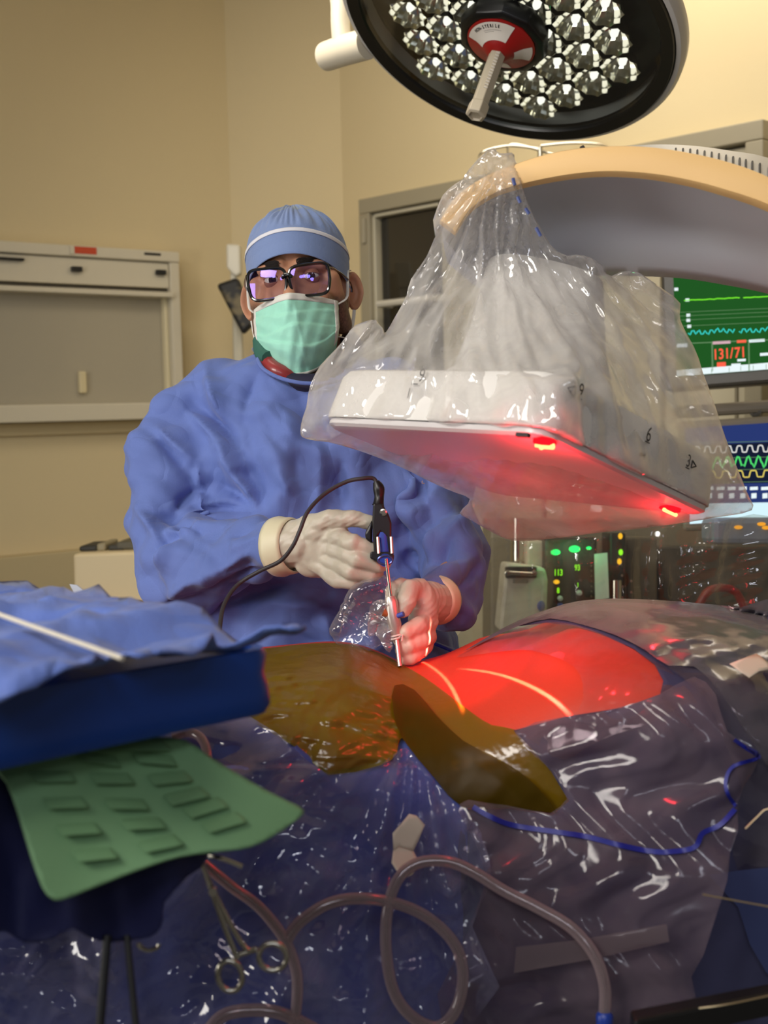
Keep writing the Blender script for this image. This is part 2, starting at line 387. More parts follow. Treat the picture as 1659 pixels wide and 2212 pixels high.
# cart with a pale box front
bx = empty('storage_bin', P(270, 1310, 3.3), 'pale beige storage bin with dark odds and ends on top by the left wall', 'bin')
q = [P(157, 1197, 3.25), P(400, 1188, 3.25), P(400, 1308, 3.25), P(160, 1300, 3.25)]
MB().quadbox(q, (.05, .35, 0)).build('bin_body', mat('bin_plastic', (222, 204, 164), .5), bx, False, bevel=.008)
q = [P(150, 1300, 3.2), P(420, 1308, 3.2), P(420, 1325, 3.2), P(150, 1318, 3.2)]
MB().quadbox(q, (.05, .45, 0)).build('bin_base', mat('bin_base', (150, 126, 82), .6), bx, False, bevel=.004)
for (x0, y0, x1, y1, c) in ((170, 1180, 210, 1192, (40, 38, 32)), (208, 1175, 228, 1191, (150, 140, 112)), (232, 1178, 268, 1190, (52, 50, 42)), (250, 1171, 300, 1188, (86, 82, 66)), (300, 1176, 330, 1190, (120, 112, 90))):
    q = [P(x0, y0, 3.3), P(x1, y0-2, 3.3), P(x1, y1, 3.3), P(x0, y1, 3.3)]
    o = MB().quadbox(q, (.01, .12, 0)).build('supply_packet', mat('packet', c, .5), None, False, bevel=.006)
    tag(o, {170: 'black flat packet at the left end on the beige storage bin', 208: 'tan upright packet second from the left on the storage bin', 232: 'dark packet in the middle on the storage bin', 250: 'olive folded packet just left of the gown sleeve on the bin', 300: 'greyish packet nearest the gown sleeve on the bin'}[x0], 'packet')
# pillar rail with holder and dark case beside the chamfered wall
rail = MB(); a = P(512, 640, 4.05); b = P(515, 780, 4.05)
hold = empty('wall_holder', P(505, 560, 4.05), 'white wall holder on a pale vertical rail behind the person in the gown', 'holder')
rail.tube([a, b, P(520, 1100, 4.05)], .018, 8).build('rail', mat('rail_white', (205, 200, 180), .5), hold)
q = [(488, 526), (518, 528), (520, 590), (508, 598), (489, 578)]
MB().prism([P(x, y, 4.0) for x, y in q], (0, .06, 0)).build('holder_body', mat('holder_white', (226, 222, 206), .4), hold, False, bevel=.008)
MB().tube([P(505, 590, 4.03), P(506, 620, 4.03)], .012, 8).build('holder_stem', mat('holder_white', (226, 222, 206), .4), hold)
q = [(466, 614), (513, 598), (554, 694), (524, 724)]
m, n, l, o_ = newmat('patterned_case'); p = n.new('ShaderNodeBsdfPrincipled'); l.new(p.outputs[0], o_.inputs[0]); p.inputs['Roughness'].default_value = .55
tc = n.new('ShaderNodeTexCoord'); t = n.new('ShaderNodeTexNoise'); t.inputs['Scale'].default_value = 16; l.new(tc.outputs['Object'], t.inputs['Vector'])
r = n.new('ShaderNodeValToRGB'); r.color_ramp.elements[0].position = .5; r.color_ramp.elements[0].color = lin(20, 19, 17); r.color_ramp.elements[1].position = .62; r.color_ramp.elements[1].color = lin(112, 100, 70)
l.new(t.outputs[0], r.inputs[0]); l.new(r.outputs[0], p.inputs['Base Color'])
tag(MB().prism([P(x, y, 3.95) for x, y in q], (0, .04, 0)).build('hanging_case', m, None, False, bevel=.012), 'black patterned case hanging askew under the white wall holder', 'case')

# door in the right wall
M_frm = mat('door_frame_paint', (158, 150, 128), .45); M_leaf = mat('door_leaf', (184, 176, 152), .5)
M_dark = mat('dark_glass', (40, 38, 34), .06, spec=.8)
u0, zt = FR.uz(778, 432, .05); u1 = FR.uz(1652, 300, .05)[0]
s = MB(); FR.box(s, u0, u1, zt-.05, zt, .0, .06); FR.box(s, u0, u0+.05, 0, zt-.05, 0, .06); FR.box(s, u1-.05, u1, 0, zt-.05, 0, .06)
dr = s.build('door_1', M_frm, None, False, bevel=.004); struct(dr)
um = FR.uz(1432, 600, .03)[0]
ga = FR.uz(815, 470, .03); gz = ga[1]; gb = FR.uz(955, 600, .03)[0]
for (a_, b_, g0, g1, nm) in ((u0+.055, um-.01, ga[0], gb, 'leaf_left'), (um+.01, u1-.055, 0, 0, 'leaf_right')):
    s = MB()
    if g1: 
        FR.box(s, a_, g0, .02, zt-.055, .01, .03); FR.box(s, g1, b_, .02, zt-.055, .01, .03); FR.box(s, g0, g1, gz, zt-.055, .01, .03); FR.box(s, g0, g1, .02, .7, .01, .03)
    else: FR.box(s, a_, b_, .02, zt-.055, .01, .03)
    s.build('door_leaf', M_leaf, dr, False, bevel=.003)
s = MB(); FR.box(s, ga[0]-.012, ga[0], .7, gz+.012, .03, .042); FR.box(s, ga[0]-.012, gb, gz, gz+.012, .03, .042); s.build('glazing_bead', mat('bead', (196, 190, 168), .4), dr, False, bevel=.002)
s = MB(); FR.box(s, ga[0], gb, .7, gz, .004, .012); s.build('door_glass', M_dark, dr, False)
u, z = FR.uz(818, 657, .09); s = MB(); s.tube([FR.p(u, z, .03), FR.p(u, z, .09), FR.p(u+.26, z, .09), FR.p(u+.26, z, .03)], .012, 8); s.build('door_handle', mat('handle_white', (200, 196, 184), .3), dr)
u, z = FR.uz(793, 500, .05); s = MB(); s.tube([FR.p(u, z-.04, .065), FR.p(u, z+.04, .065)], .008, 8); s.build('hinge', M_frm, dr)
# inner line of the right leaf
u2, z2 = FR.uz(1500, 325, .03); s = MB(); FR.box(s, u2, u1-.085, zt-.11, zt-.10, .03, .036); FR.box(s, u1-.09, u1-.082, .2, zt-.10, .03, .036); s.build('leaf_moulding', mat('mould', (128, 120, 100), .5), dr, False)

# ------------------------------------------------------------------ anaesthesia machine and its monitors
M_bez = mat('monitor_bezel', (70, 66, 58), .4); M_bez2 = mat('monitor_bezel_pale', (120, 112, 98), .45)
def monitor(name, label, tl, tr, bl, br, d0, d1, bez, scr):
    """screen corners in the frame, d0/d1 distances of the left and right edges"""
    a = P(*tl, d0); c = P(*bl, d0); b = P(*tr, d1); d = P(*br, d1)
    root = empty(name, (a+b+c+d)/4, label, 'monitor')
    X = (d-c).normalized(); Y = (a-c); Y = (Y-X*Y.dot(X)).normalized(); N = X.cross(Y)
    if N.dot(C0-c) < 0: N = -N
    w = (d-c).length; h = (a-c).length
    M = lambda u, v, k=0: c+X*(u*w)+Y*(v*h)+N*k
    s = MB(); s.box(M(.5, .5, -.035), X*(w/2+bez), Y*(h/2+bez), N*.03); s.build('housing', scr[1], root, False, bevel=.008)
    s = MB(); s.box(M(.5, .5, -.003), X*(w/2), Y*(h/2), N*.003); s.build('screen', scr[0], root, False)
    return root, M, X, Y, N, w, h
def trace(root, M, pts, m, wd, name='trace'):
    MB().tube([M(u, v, .0012) for u, v in pts], wd, 6).build(name, m, root)
E_g = emit('screen_green', (32, 84, 34), 1.0); E_yg = emit('trace_green', (120, 235, 50), 1.0)
E_wh = emit('screen_white', (225, 238, 240), 1.05); E_cy = emit('trace_cyan', (60, 215, 205), 1.0); E_rd = emit('digits_red', (250, 95, 70), 1.05)
E_gy = emit('trace_grey', (110, 150, 105), .8); E_bl = emit('screen_blue', (40, 55, 110), 1.0); E_dk = emit('screen_dark', (22, 28, 48), 1)
root, M, X, Y, N, w, h = monitor('patient_monitor', 'large wall monitor with green background, waveforms and red blood pressure digits', (1455, 520), (1790, 490), (1462, 814), (1800, 786), 2.75, 2.6, .03, (E_g, M_bez))
def mv(x, y):   # frame position on this screen
    q = onplane(x, y, M(0, 0), N)-M(0, 0); return q.dot(X)/w, q.dot(Y)/h
def flat(root, q, m, name, k=.0015): MB().quadbox([M(*mv(*p), .0002) for p in q], N*k).build(name, m, root, False)
flat(root, [(1462, 800), (1800, 772), (1800, 787), (1462, 813)], E_wh, 'menu_bar')
L = [mv(1462+i*8, 590-i*.55+random.uniform(-.8, .8)) for i in range(42)]; trace(root, M, L, E_yg, .0014)
L = [mv(1478+i*8, 649-i*.38+random.uniform(-.8, .8)) for i in range(16)]; trace(root, M, L, E_yg, .0014)
L = [mv(1606+i*8, 643-i*.38+random.uniform(-.8, .8)) for i in range(22)]; trace(root, M, L, E_yg, .0014)
for k, y in enumerate((675, 683, 692, 705)): trace(root, M, [mv(1465+i*20, y-i*.9) for i in range(17)], E_gy, .0006, 'grid_line')
for x0, y0, nn in ((1487, 720, 26), (1597, 716, 40)):
    trace(root, M, [mv(x0+i*4, y0-i*.3+5*math.sin(i*1.9)-2*math.sin(i*.5)) for i in range(nn)], E_cy, .0014)
for x, y in ((1483, 590), (1485, 648), (1487, 681), (1487, 692), (1489, 705), (1461, 625)): flat(root, [(x-4, y-3), (x+4, y-3.4), (x+4, y+3), (x-4, y+3.4)], E_wh, 'scale_mark')
flat(root, [(1462, 742), (1800, 727), (1800, 729), (1462, 744)], E_gy, 'divider')
for x in (1537, 1616): flat(root, [(x, 738), (x+3, 738), (x+4, 802), (x+1, 802)], E_gy, 'divider')
flat(root, [(1540, 738), (1578, 736), (1578, 742), (1540, 744)], emit('pale_pink', (210, 170, 180), 1), 'heading_bar')
flat(root, [(1592, 735), (1612, 734), (1612, 740), (1592, 741)], E_rd, 'heading_bar')
flat(root, [(1618, 734), (1652, 732), (1652, 738), (1618, 740)], E_wh, 'heading_bar')
u, v = mv(1540, 777); text_mesh('131/', M(u, v, .002), X, Y, .023, 'pressure_digits', E_rd, root, sq=.78, bold=.02)
u, v = mv(1587, 773); text_mesh('71', M(u, v, .002), X, Y, .023, 'pressure_digits', E_rd, root, sq=.78, bold=.02)
flat(root, [(1549, 783), (1568, 782), (1568, 792), (1549, 793)], E_rd, 'mean_pressure')
flat(root, [(1580, 786), (1600, 785), (1600, 790), (1580, 791)], E_wh, 'mean_pressure')
flat(root, [(1593, 776), (1611, 775), (1611, 780), (1593, 781)], E_wh, 'small_reading')
flat(root, [(1642, 763), (1700, 759), (1700, 765), (1642, 769)], E_wh, 'small_reading')
flat(root, [(1462, 742), (1485, 741), (1485, 750), (1462, 751)], E_wh, 'small_reading')
for x in (1480, 1537, 1575, 1600, 1627, 1655): flat(root, [(x, 803-(x-1462)*.083), (x+1, 803-(x-1462)*.083), (x+1, 813-(x-1462)*.083), (x, 813-(x-1462)*.083)], E_gy, 'menu_tick', .002)
# mount between
mt = empty('monitor_mount', P(1600, 880, 2.7), 'grey bracket with a round knob between the two monitors', 'bracket')
MB().quadbox([P(1470, 878, 2.76), P(1760, 858, 2.72), P(1760, 885, 2.72), P(1470, 904, 2.76)], (0, .08, 0)).build('bracket_bar', M_bez2, mt, False, bevel=.01)
MB().lathe(P(1633, 890, 2.75), N, [(.013, -.02), (.013, .008), (.006, .01), (.006, .004)], 20).build('knob', M_bez, mt)
root, M, X, Y, N, w, h = monitor('ventilator_monitor', 'lower ventilator monitor with white, green and yellow waveforms on dark blue', (1490, 925), (1790, 903), (1490, 1132), (1800, 1118), 2.7, 2.62, .016, (E_bl, M_bez2))
flat(root, [(1490, 962), (1800, 950), (1800, 1052), (1490, 1062)], E_dk, 'waveform_panel', .0005)
for y in (953, 987, 1013, 1040): flat(root, [(1490, y+4), (1800, y-4), (1800, y-3), (1490, y+5)], E_gy, 'divider')
def sq(x): return max(-1, min(1, 3*math.sin(x)))
trace(root, M, [mv(1500+i*2, 972-i*.04-7*sq(i*.55)) for i in range(150)], emit('trace_white', (225, 225, 220), 1), .0015)
trace(root, M, [mv(1500+i*3, 1000-i*.05-13*math.sin(i*.85)*(1 if i % 7 else .4)) for i in range(100)], emit('trace_g2', (80, 220, 110), 1), .002)
trace(root, M, [mv(1500+i*2, 1026-i*.04-7*sq(i*.42)) for i in range(150)], emit('trace_yellow', (225, 205, 100), 1), .0015)
flat(root, [(1490, 1047), (1800, 1040), (1800, 1083), (1490, 1086)], E_bl, 'readout_panel')
for x in range(1500, 1790, 24):
    flat(root, [(x, 1052), (x+17, 1051), (x+17, 1058), (x, 1059)], E_wh, 'reading', .0025); flat(root, [(x+3, 1066), (x+14, 1065), (x+14, 1076), (x+3, 1077)], E_wh, 'reading', .0025)
flat(root, [(1490, 1088), (1800, 1083), (1800, 1118), (1490, 1132)], emit('screen_pale', (205, 235, 245), 1.05), 'lower_panel')

M_mach = mat('machine_beige', (200, 194, 174), .45); M_md = mat('machine_dark', (34, 33, 30), .4); M_chr = mat('chrome', (205, 200, 188), .18, metal=1)
am = empty('anaesthesia_machine', P(1220, 1420, 2.8), 'beige and black anaesthesia machine with green lit flow readouts behind the drape', 'anaesthesia machine')
def q4(x0, y0, x1, y1, d, t, m, nm, bev=.006, sk=0):
    return MB().quadbox([P(x0, y0, d), P(x1, y0+sk, d), P(x1, y1+sk, d), P(x0, y1, d)], FW*t).build(nm, m, am, False, bevel=bev)
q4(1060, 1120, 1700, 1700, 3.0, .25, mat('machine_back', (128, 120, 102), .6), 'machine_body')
q4(1138, 1168, 1190, 1232, 2.78, .15, M_mach, 'side_panel'); 
MB().prism([P(x, y, 2.7) for x, y in ((1092, 1216), (1178, 1226), (1184, 1252), (1180, 1365), (1078, 1365))], FW*.12).build('gas_module', mat('module_grey', (206, 202, 188), .4), am, False, bevel=.008)
q4(1092, 1224, 1160, 1249, 2.692, .02, M_md, 'handle_recess', .003)
for x in (1097, 1154): MB().lathe(P(x, 1238, 2.685), -FW, [(.007, -.01), (.007, .004), (.003, .006)], 14).build('handle_end', M_chr, am)
MB().tube([P(1100, 1237, 2.683), P(1152, 1240, 2.683)], .0045, 10).build('handle_bar', M_chr, am)
q4(1108, 1251, 1140, 1260, 2.697, .01, mat('plate', (150, 146, 132), .5), 'name_plate', .001)
MB().ell(P(1169, 1309, 2.698), RT*.009, UP*.012, FW*.003).build('blue_dot', mat('blue_dot', (70, 96, 160), .4), am)
MB().tube([P(1119, 1120, 2.85), P(1119, 1212, 2.85)], .018, 20).build('cylinder_post', M_chr, am)
q4(1176, 1160, 1290, 1340, 2.74, .12, M_md, 'readout_panel')
q4(1178, 1168, 1184, 1200, 2.73, .01, mat('teal', (40, 96, 92), .5), 'side_label', .001)
E_led = emit('led_green', (30, 255, 110), 2.2); E_dg = emit('digits_green', (150, 255, 40), 1.3); E_am = emit('led_amber', (255, 190, 40), 1.3)
for x, y, r in ((1200, 1193, .011), (1241, 1186, .013), (1272, 1184, .006)):
    MB().ell(P(x, y, 2.735), RT*r, UP*r*.6, FW*.004).build('status_light', E_led, am)
    l = bpy.data.lights.new('status_glow', 'POINT'); l.energy = .05; l.color = (.05, 1, .3); l.shadow_soft_size = .01
    o = bpy.data.objects.new('status_glow', l); COL.objects.link(o); o.location = P(x, y, 2.66)
text_mesh('113', P(1196, 1243, 2.732), RT, UP, .014, 'digits', E_dg, am, sq=.7, bold=.02)
text_mesh('93', P(1241, 1232, 2.732), RT, UP, .013, 'digits', E_dg, am, sq=.7, bold=.02)
text_mesh('8', P(1203, 1281, 2.732), RT, UP, .012, 'digits', E_dg, am, sq=.7, bold=.02)
text_mesh('1', P(1246, 1268, 2.732), RT, UP, .010, 'digits', E_dg, am, sq=.7, bold=.02)
MB().ell(P(1202, 1257, 2.735), RT*.007, UP*.005, FW*.003).build('amber_light', E_am, am)
for x, y in ((1209, 1292), (1250, 1280)): MB().lathe(P(x, y, 2.735), -FW, [(.006, 0), (.006, .012), (.003, .014)], 14).build('white_knob', mat('wk', (190, 195, 190), .3), am)
MB().lathe(P(1210, 1308, 2.735), -FW, [(.007, 0), (.006, .012)], 14).build('blue_knob', mat('bk', (60, 90, 170), .3), am)
for i in range(8): MB().lathe(P(1277, 1222+i*11, 2.735), -FW, [(.002, 0), (.002, .003)], 8).build('panel_screw', M_chr, am)
q4(1316, 1150, 1352, 1320, 2.78, .1, M_md, 'flow_column')
for x, y, m in ((1341, 1193, E_dg), (1338, 1213, E_am), (1340, 1158, E_am)): MB().ell(P(x, y, 2.775), RT*.005, UP*.007, FW*.003).build('indicator', m, am)
MB().tube([P(1331, 1253, 2.77), P(1331, 1302, 2.77)], .013, 18).build('metal_knob', M_chr, am)
for i in range(5): MB().lathe(P(1343+(i % 2)*20, 1243+i*12, 2.775), -FW, [(.003, 0), (.003, .004)], 8).build('panel_screw', M_chr, am)
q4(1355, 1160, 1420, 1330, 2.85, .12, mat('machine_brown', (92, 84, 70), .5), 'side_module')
q4(1420, 1180, 1700, 1330, 2.95, .12, mat('machine_dark_brown', (60, 56, 48), .6), 'drawer_block')  # drawer block in one even dark brown
q4(1540, 1118, 1720, 1176, 2.50, .1, mat('machine_blue_grey', (128, 140, 162), .4), 'table_shelf', .012)
for x, y in ((1595, 1139), (1645, 1132), (1655, 1140)): MB().ell(P(x, y, 2.496), RT*.009, UP*.004, FW*.003).build('orange_light', emit('led_orange', (255, 170, 30), 1.2), am)
o = MB().quadbox([P(1284, 1197, 2.70), P(1312, 1194, 2.70), P(1316, 1292, 2.70), P(1286, 1298, 2.70)], FW*.002).build('record_sheet', mat('paper', (214, 222, 214), .7), None, False)
tag(o, 'white paper sheet hanging beside the green readouts', 'paper')
tag(MB().tube(catmull([P(1508, 1310, 2.6), P(1530, 1278, 2.6), P(1560, 1270, 2.6), P(1590, 1280, 2.6), P(1610, 1320, 2.6)], 6), .009, 10).build('breathing_hose', mat('hose_red', (130, 24, 30), .4), None), 'dark red curved hose behind the clear drape at right', 'hose')

# thin chrome drip stand behind the light
iv = empty('drip_stand', P(1167, 1600, 3.4), 'thin chrome drip stand with wire hooks under the surgical light', 'drip stand')
top = P(1167, 318, 3.4)
MB().tube([Vector((top.x, top.y, .02)), top], .008, 12).build('pole', M_chr, iv)
MB().lathe(Vector((top.x, top.y, 0)), Z, [(.13, 0), (.12, .02), (.05, .05), (.02, .06)], 24).build('base', M_chr, iv)
for pts in ([(1167, 322), (1105, 315), (1060, 322), (1038, 333), (1035, 352)], [(1167, 325), (1115, 312), (1098, 318), (1100, 345)], [(1167, 315), (1230, 309), (1290, 311), (1312, 320), (1310, 345)], [(1167, 325), (1200, 335), (1240, 345)]):
    MB().tube(catmull([P(x, y, 3.4+(.03 if x > 1200 else -.03)*(abs(x-1167)/120)) for x, y in pts], 5), .0038, 8).build('hook', M_chr, iv)
# ------------------------------------------------------------------ surgical light
Lc = Vector((.25069, 2.3377, 2.122)); Ln = Vector((.336, .337, .879)).normalized()   # Ln: back side, up
Rl = .33
La = Ln.cross(Vector((0, 1, 0))).normalized(); Lb = Ln.cross(La)
M_sil = mat('lamp_silver', (196, 194, 190), .35); M_blk = mat('lamp_black', (10, 10, 10), .35)
lamp = empty('surgical_light', Lc, 'large round surgical light with faceted reflectors tilted above the draped patient', 'surgical light')
MB().lathe(Lc, Ln, [(.322, -.002), (.330, .0), (.337, .010), (.338, .028), (.325, .05), (.26, .075), (.12, .095), (.05, .10), (.001, .10)], 96, cap=False).build('housing', M_sil, lamp)
MB().lathe(Lc, Ln, [(.292, .004), (.296, -.004), (.318, -.007), (.322, .002), (.318, .012), (.292, .012)], 96, cap=False).build('black_rim', M_blk, lamp)
MB().lathe(Lc, Ln, [(.0001, .045), (.295, .045), (.295, .055), (.0001, .055)], 64, cap=False).build('reflector_bed', mat('bed_dark', (26, 28, 26), .25), lamp)
M_ref = mat('reflector_chrome', (235, 232, 220), .12, metal=1)
M_sparkle = emit('led_sparkle', (255, 250, 235), 1.6)  # lamp is off; this glow stands in for white sparkles in the cups
def cup(cx, cy, r):
    s = MB(); o = Lc+La*cx+Lb*cy; n = 10; prof = [(r, .004), (r*.93, .014), (r*.74, .028), (r*.45, .038), (r*.2, .042)]
    for k, (rr, hh) in enumerate(prof):
        for j in range(2*n):
            q = 2*math.pi*j/(2*n); w = rr*(1 if j % 2 else .86); s.v.append(o+Ln*hh+(La*math.cos(q)+Lb*math.sin(q))*w)
    m = 2*n
    for i in range(len(prof)-1):
        for j in range(m): s.f.append((i*m+j, i*m+(j+1) % m, (i+1)*m+(j+1) % m, (i+1)*m+j))
    s.f.append(tuple(range(4*m, 5*m)))
    rf = s.build('reflector', M_ref, lamp, False, solid=.001)
    MB().lathe(o+Ln*.026, -Ln, [(r*.2, -.01), (r*.2, .006), (r*.1, .012), (.0005, .014)], 10).build('diode', M_sparkle, rf)
dlt = .076
for i in range(-4, 5):
    for j in range(-4, 5):
        x = (i+j*.5)*dlt; y = j*dlt*.866; rr = math.hypot(x, y)
        if rr > .262 or rr < .05: continue
        cup(x, y, .0395)
MB().lathe(Lc, Ln, [(.0001, .0), (.294, .0)], 64, cap=False).build('glass_cover', film('lamp_glass', (225, 230, 228), (60, 60, 60), .04, .05, .03, edge=.1), lamp)
# central handle
hc = Lc-Ln*.0; 
MB().lathe(hc, -Ln, [(.085, -.004), (.088, .012), (.084, .03), (.07, .034), (.066, .03)], 10).build('handle_guard', M_blk, lamp, bevel=.004)
for k in range(0):
    a = 2*math.pi*k/5+.5; e = La*math.cos(a)+Lb*math.sin(a)
    MB().tube([hc+e*.07-Ln*.012, hc+e*.17-Ln*.002, hc+e*.295-Ln*.0], .006, 8, flat=.5).build('cover_spoke', M_blk, lamp)
redd = MB().lathe(hc, -Ln, [(.066, .02), (.066, .034), (.045, .041), (.028, .052), (.018, .06)], 48).build('red_collar', mat('collar_red', (150, 22, 20), .35), lamp)
hp = mat('handle_grey', (178, 168, 148), .4)
post = MB().lathe(hc, -Ln, [(.016, .05), (.0165, .17), (.020, .172), (.020, .195), (.013, .198), (.013, .194), (.002, .194)], 6).build('handle_post', hp, lamp, False, bevel=.0015)
up_img = (UP-Ln*UP.dot(Ln)).normalized(); rt_img = (RT-Ln*RT.dot(Ln)); rt_img = (rt_img-up_img*rt_img.dot(up_img)).normalized()
def disc(th, r, k):   # point on the red collar cone, th clockwise from the top as seen
    return hc+(up_img*math.cos(th)+rt_img*math.sin(th))*r-Ln*k
kz = lambda r: .034+(.066-r)/.021*.007 if r > .045 else .041+(.045-r)/.017*.011
wl = mat('label_white', (214, 208, 198), .5)
for t0, t1 in ((-.75, 1.2), (2.1, 2.75), (-2.75, -2.1)):
    MB().grid(lambda u, v: disc(t0+(t1-t0)*u, .062-.031*v, kz(.062-.031*v)+.0008), 24, 6).build('label_sector', wl, lamp)
ltr = 'NON-STERILE'
for i, ch in enumerate(ltr):
    th = -.28+i*.098; rad = (up_img*math.cos(th)+rt_img*math.sin(th)); tn = (rt_img*math.cos(th)-up_img*math.sin(th))
    o = disc(th, .052, kz(.052)+.0014)-tn*.002; sl = (disc(th, .060, kz(.060))-disc(th, .050, kz(.050))).normalized()
    text_mesh(ch, o, tn, sl, .0062, 'lettering', M_blk, lamp, sq=.75, bold=.03)
for rr in (.0475, .0445):
    MB().grid(lambda u, v: disc(.05+(.75 if rr > .045 else .45)*u, rr-.0006*v, kz(rr)+.0014), 12, 1).build('label_rule', M_blk, lamp)
# scale on the grey post
for i in range(13):
    q = hc-Ln*(.065+i*.0065)-La*0; v = (C0-q); v = (v-Ln*v.dot(Ln)).normalized()
    MB().box(q+v*.0158, Ln*.0010, v.cross(Ln)*.0035, v*.0012).build('scale_mark', wl, lamp, False)
# yoke and arm
MB().tube([P(705, 122, 2.55), P(745, 108, 2.5), P(792, 95, 2.46)], [.030, .031, .031], 24).build('yoke_end', mat('yoke_white', (216, 208, 188), .4), lamp)
MB().tube(catmull([P(738, 90, 2.5), P(735, 20, 2.5), P(745, -80, 2.5), P(900, -260, 2.45)], 6), .020, 16).build('yoke_arm', mat('yoke_white', (216, 208, 188), .4), lamp)
MB().tube([P(900, -260, 2.45), Vector((P(900, -260, 2.45).x, P(900, -260, 2.45).y, 2.98))], .03, 16).build('ceiling_post', mat('yoke_white', (216, 208, 188), .4), lamp)
MB().tube([P(1405, 10, 2.25), P(1450, 12, 2.2)], .018, 12).build('grip', M_blk, lamp)
# ------------------------------------------------------------------ the patient under the drapes
SIL = [(-200, 1520), (300, 1450), (450, 1420), (600, 1402), (700, 1393), (760, 1397), (820, 1416), (865, 1436), (905, 1437), (960, 1424), (1010, 1404), (1060, 1380), (1110, 1356), (1170, 1326), (1250, 1298), (1330, 1289), (1420, 1290), (1500, 1296), (1600, 1308), (1700, 1330), (1900, 1400), (2300, 1500)]
_s = [P(x, y, 1.5) for x, y in SIL]; SX = np.array([p.x for p in _s]); SZ = np.array([p.z for p in _s])
_k = catmull([(p.x, 0, p.z) for p in _s], 8); SX = np.array([p.x for p in _k]); SZ = np.array([p.z for p in _k])-.011
def body_sec(X, th, grow=0):
    """th: 0 = top ridge, negative = far side, positive = near side (radians)"""
    zt = float(np.interp(X, SX, SZ))+grow*.2
    dip = math.exp(-((X-.07)/.16)**2); b = .255-.030*dip+.02*math.exp(-((X-.33)/.15)**2)+grow; h = .125
    c, s = math.cos(th), math.sin(th)
    y = 1.49-b*(abs(s)**.85)*(1 if s > 0 else -1); z = zt-h+h*(abs(c)**.8)*(1 if c > 0 else -1)
    return Vector((X, y, z))
proxy = MB()
def prox(u, v):
    X = -.9+2.2*u
    if v < .72: return body_sec(X, -1.5+(v/.72)*3.07)
    k = (v-.72)/.28; b0 = body_sec(X, 1.57); return Vector((X, b0.y-.03*math.sin(k*1.57)-.03*k, b0.z-.9*k))
proxy.grid(prox, 180, 90)
PT = bvh_mb(proxy)
def surf(x, y, off=0):
    h, n, d = ray(PT, x, y)
    return (d if h else 1.52)-off

M_skin = mat('antiseptic_skin', (200, 66, 42), .45, bs=90, bd=.0006, var=.05, sub=.1)
pat = MB().grid(lambda u, v: body_sec(-.75+1.75*u, 2*math.pi*v), 150, 64, wrap=False)
pt_root = empty('person', Vector((.1, 1.49, .9)), 'person lying under the drapes with bare orange stained back in red laser light', 'person')
s = MB(); n0 = 64
for i in range(141):
    X = -.72+1.62*i/140
    for j in range(n0):
        q = body_sec(X, 2*math.pi*j/n0); t = min(1, max(0, (X-.13)/.06)); w = min(1, max(0, (q.y-1.42)/.03)); q.z -= .022*t*w; q.z -= .03*min(1, max(0, (X-.36)/.04)); q.z = max(q.z, .832); s.v.append(q)
for i in range(140):
    for j in range(n0): s.f.append((i*n0+j, i*n0+(j+1) % n0, (i+1)*n0+(j+1) % n0, (i+1)*n0+j))
s.f.append(tuple(range(n0))); s.f.append(tuple(range(140*n0, 141*n0)))
s.build('body', M_skin, pt_root)
# operating table
tb = empty('operating_table', Vector((.2, 1.49, 0)), 'operating table hidden under the drapes beneath the patient', 'operating table')
MB().box((.2, 1.49, .80), (1.0, 0, 0), (0, .20, 0), (0, 0, .03)).build('table_top', M_black, tb, False, bevel=.01)
MB().box((.2, 1.49, .42), (.12, 0, 0), (0, .1, 0), (0, 0, .35)).build('column', M_bez2, tb, False, bevel=.01)
MB().box((.2, 1.49, .04), (.45, 0, 0), (0, .2, 0), (0, 0, .04)).build('base', M_bez2, tb, False, bevel=.01)

# ------------------------------------------------------------------ C-arm with its flat detector
sd = .35; kd = sd/.30
DA = P(1172, 940, 1.04001991*kd); DLc = P(685, 915, 1.2558131*kd); DQ = P(1545, 1118, 1.24595595*kd); DF = DLc+DQ-DA
eL = (DLc-DA).normalized(); eQ = (DQ-DA).normalized(); DN = eQ.cross(eL).normalized()
if DN.z < 0: DN = -DN
TH = .074
arm = empty('x_ray_c_arm', (DA+DF)/2, 'white x ray c arm with beige edged curved arm and square detector', 'x-ray machine')
M_det = mat('detector_shell', (226, 222, 216), .38); M_ink = mat('ink_marking', (40, 38, 38), .6)
def rsq(o, a, b, w, r, n=7, inset=0):
    out = []; lo, hi = inset, w-inset
    for cx, cy, t0 in ((lo+r, lo+r, math.pi), (hi-r, lo+r, 1.5*math.pi), (hi-r, hi-r, 0), (lo+r, hi-r, .5*math.pi)):
        for i in range(n+1): t = t0+.5*math.pi*i/n; out.append(o+a*(cx+r*math.cos(t))+b*(cy+r*math.sin(t)))
    return out
def loft(s, rings, cap=True):
    k0 = len(s.v); n = len(rings[0])
    for r in rings: s.v += [Vector(p) for p in r]
    for i in range(len(rings)-1):
        for j in range(n): s.f.append((k0+i*n+j, k0+i*n+(j+1) % n, k0+(i+1)*n+(j+1) % n, k0+(i+1)*n+j))
    if cap: s.f.append(tuple(range(k0, k0+n))); s.f.append(tuple(range(k0+(len(rings)-1)*n, k0+len(rings)*n)))
    return s
s = MB(); rg = []
for h, ins, r in ((.010, .0, .027), (.016, -.0, .027), (TH-.012, .004, .028), (TH-.004, .008, .028), (TH, .016, .026)): rg.append([p+DN*h for p in rsq(DA, eQ, eL, sd, r, inset=ins)])
loft(s, rg); shell_mb = s
s.build('detector_housing', M_det, arm, angle=30)
s = MB(); loft(s, [[p+DN*h for p in rsq(DA, eQ, eL, sd, .028, inset=ins)] for h, ins in ((.0, .006), (.003, .002), (.0088, .002))])
s.build('detector_cover', mat('detector_cover', (206, 200, 198), .3), arm, angle=30)
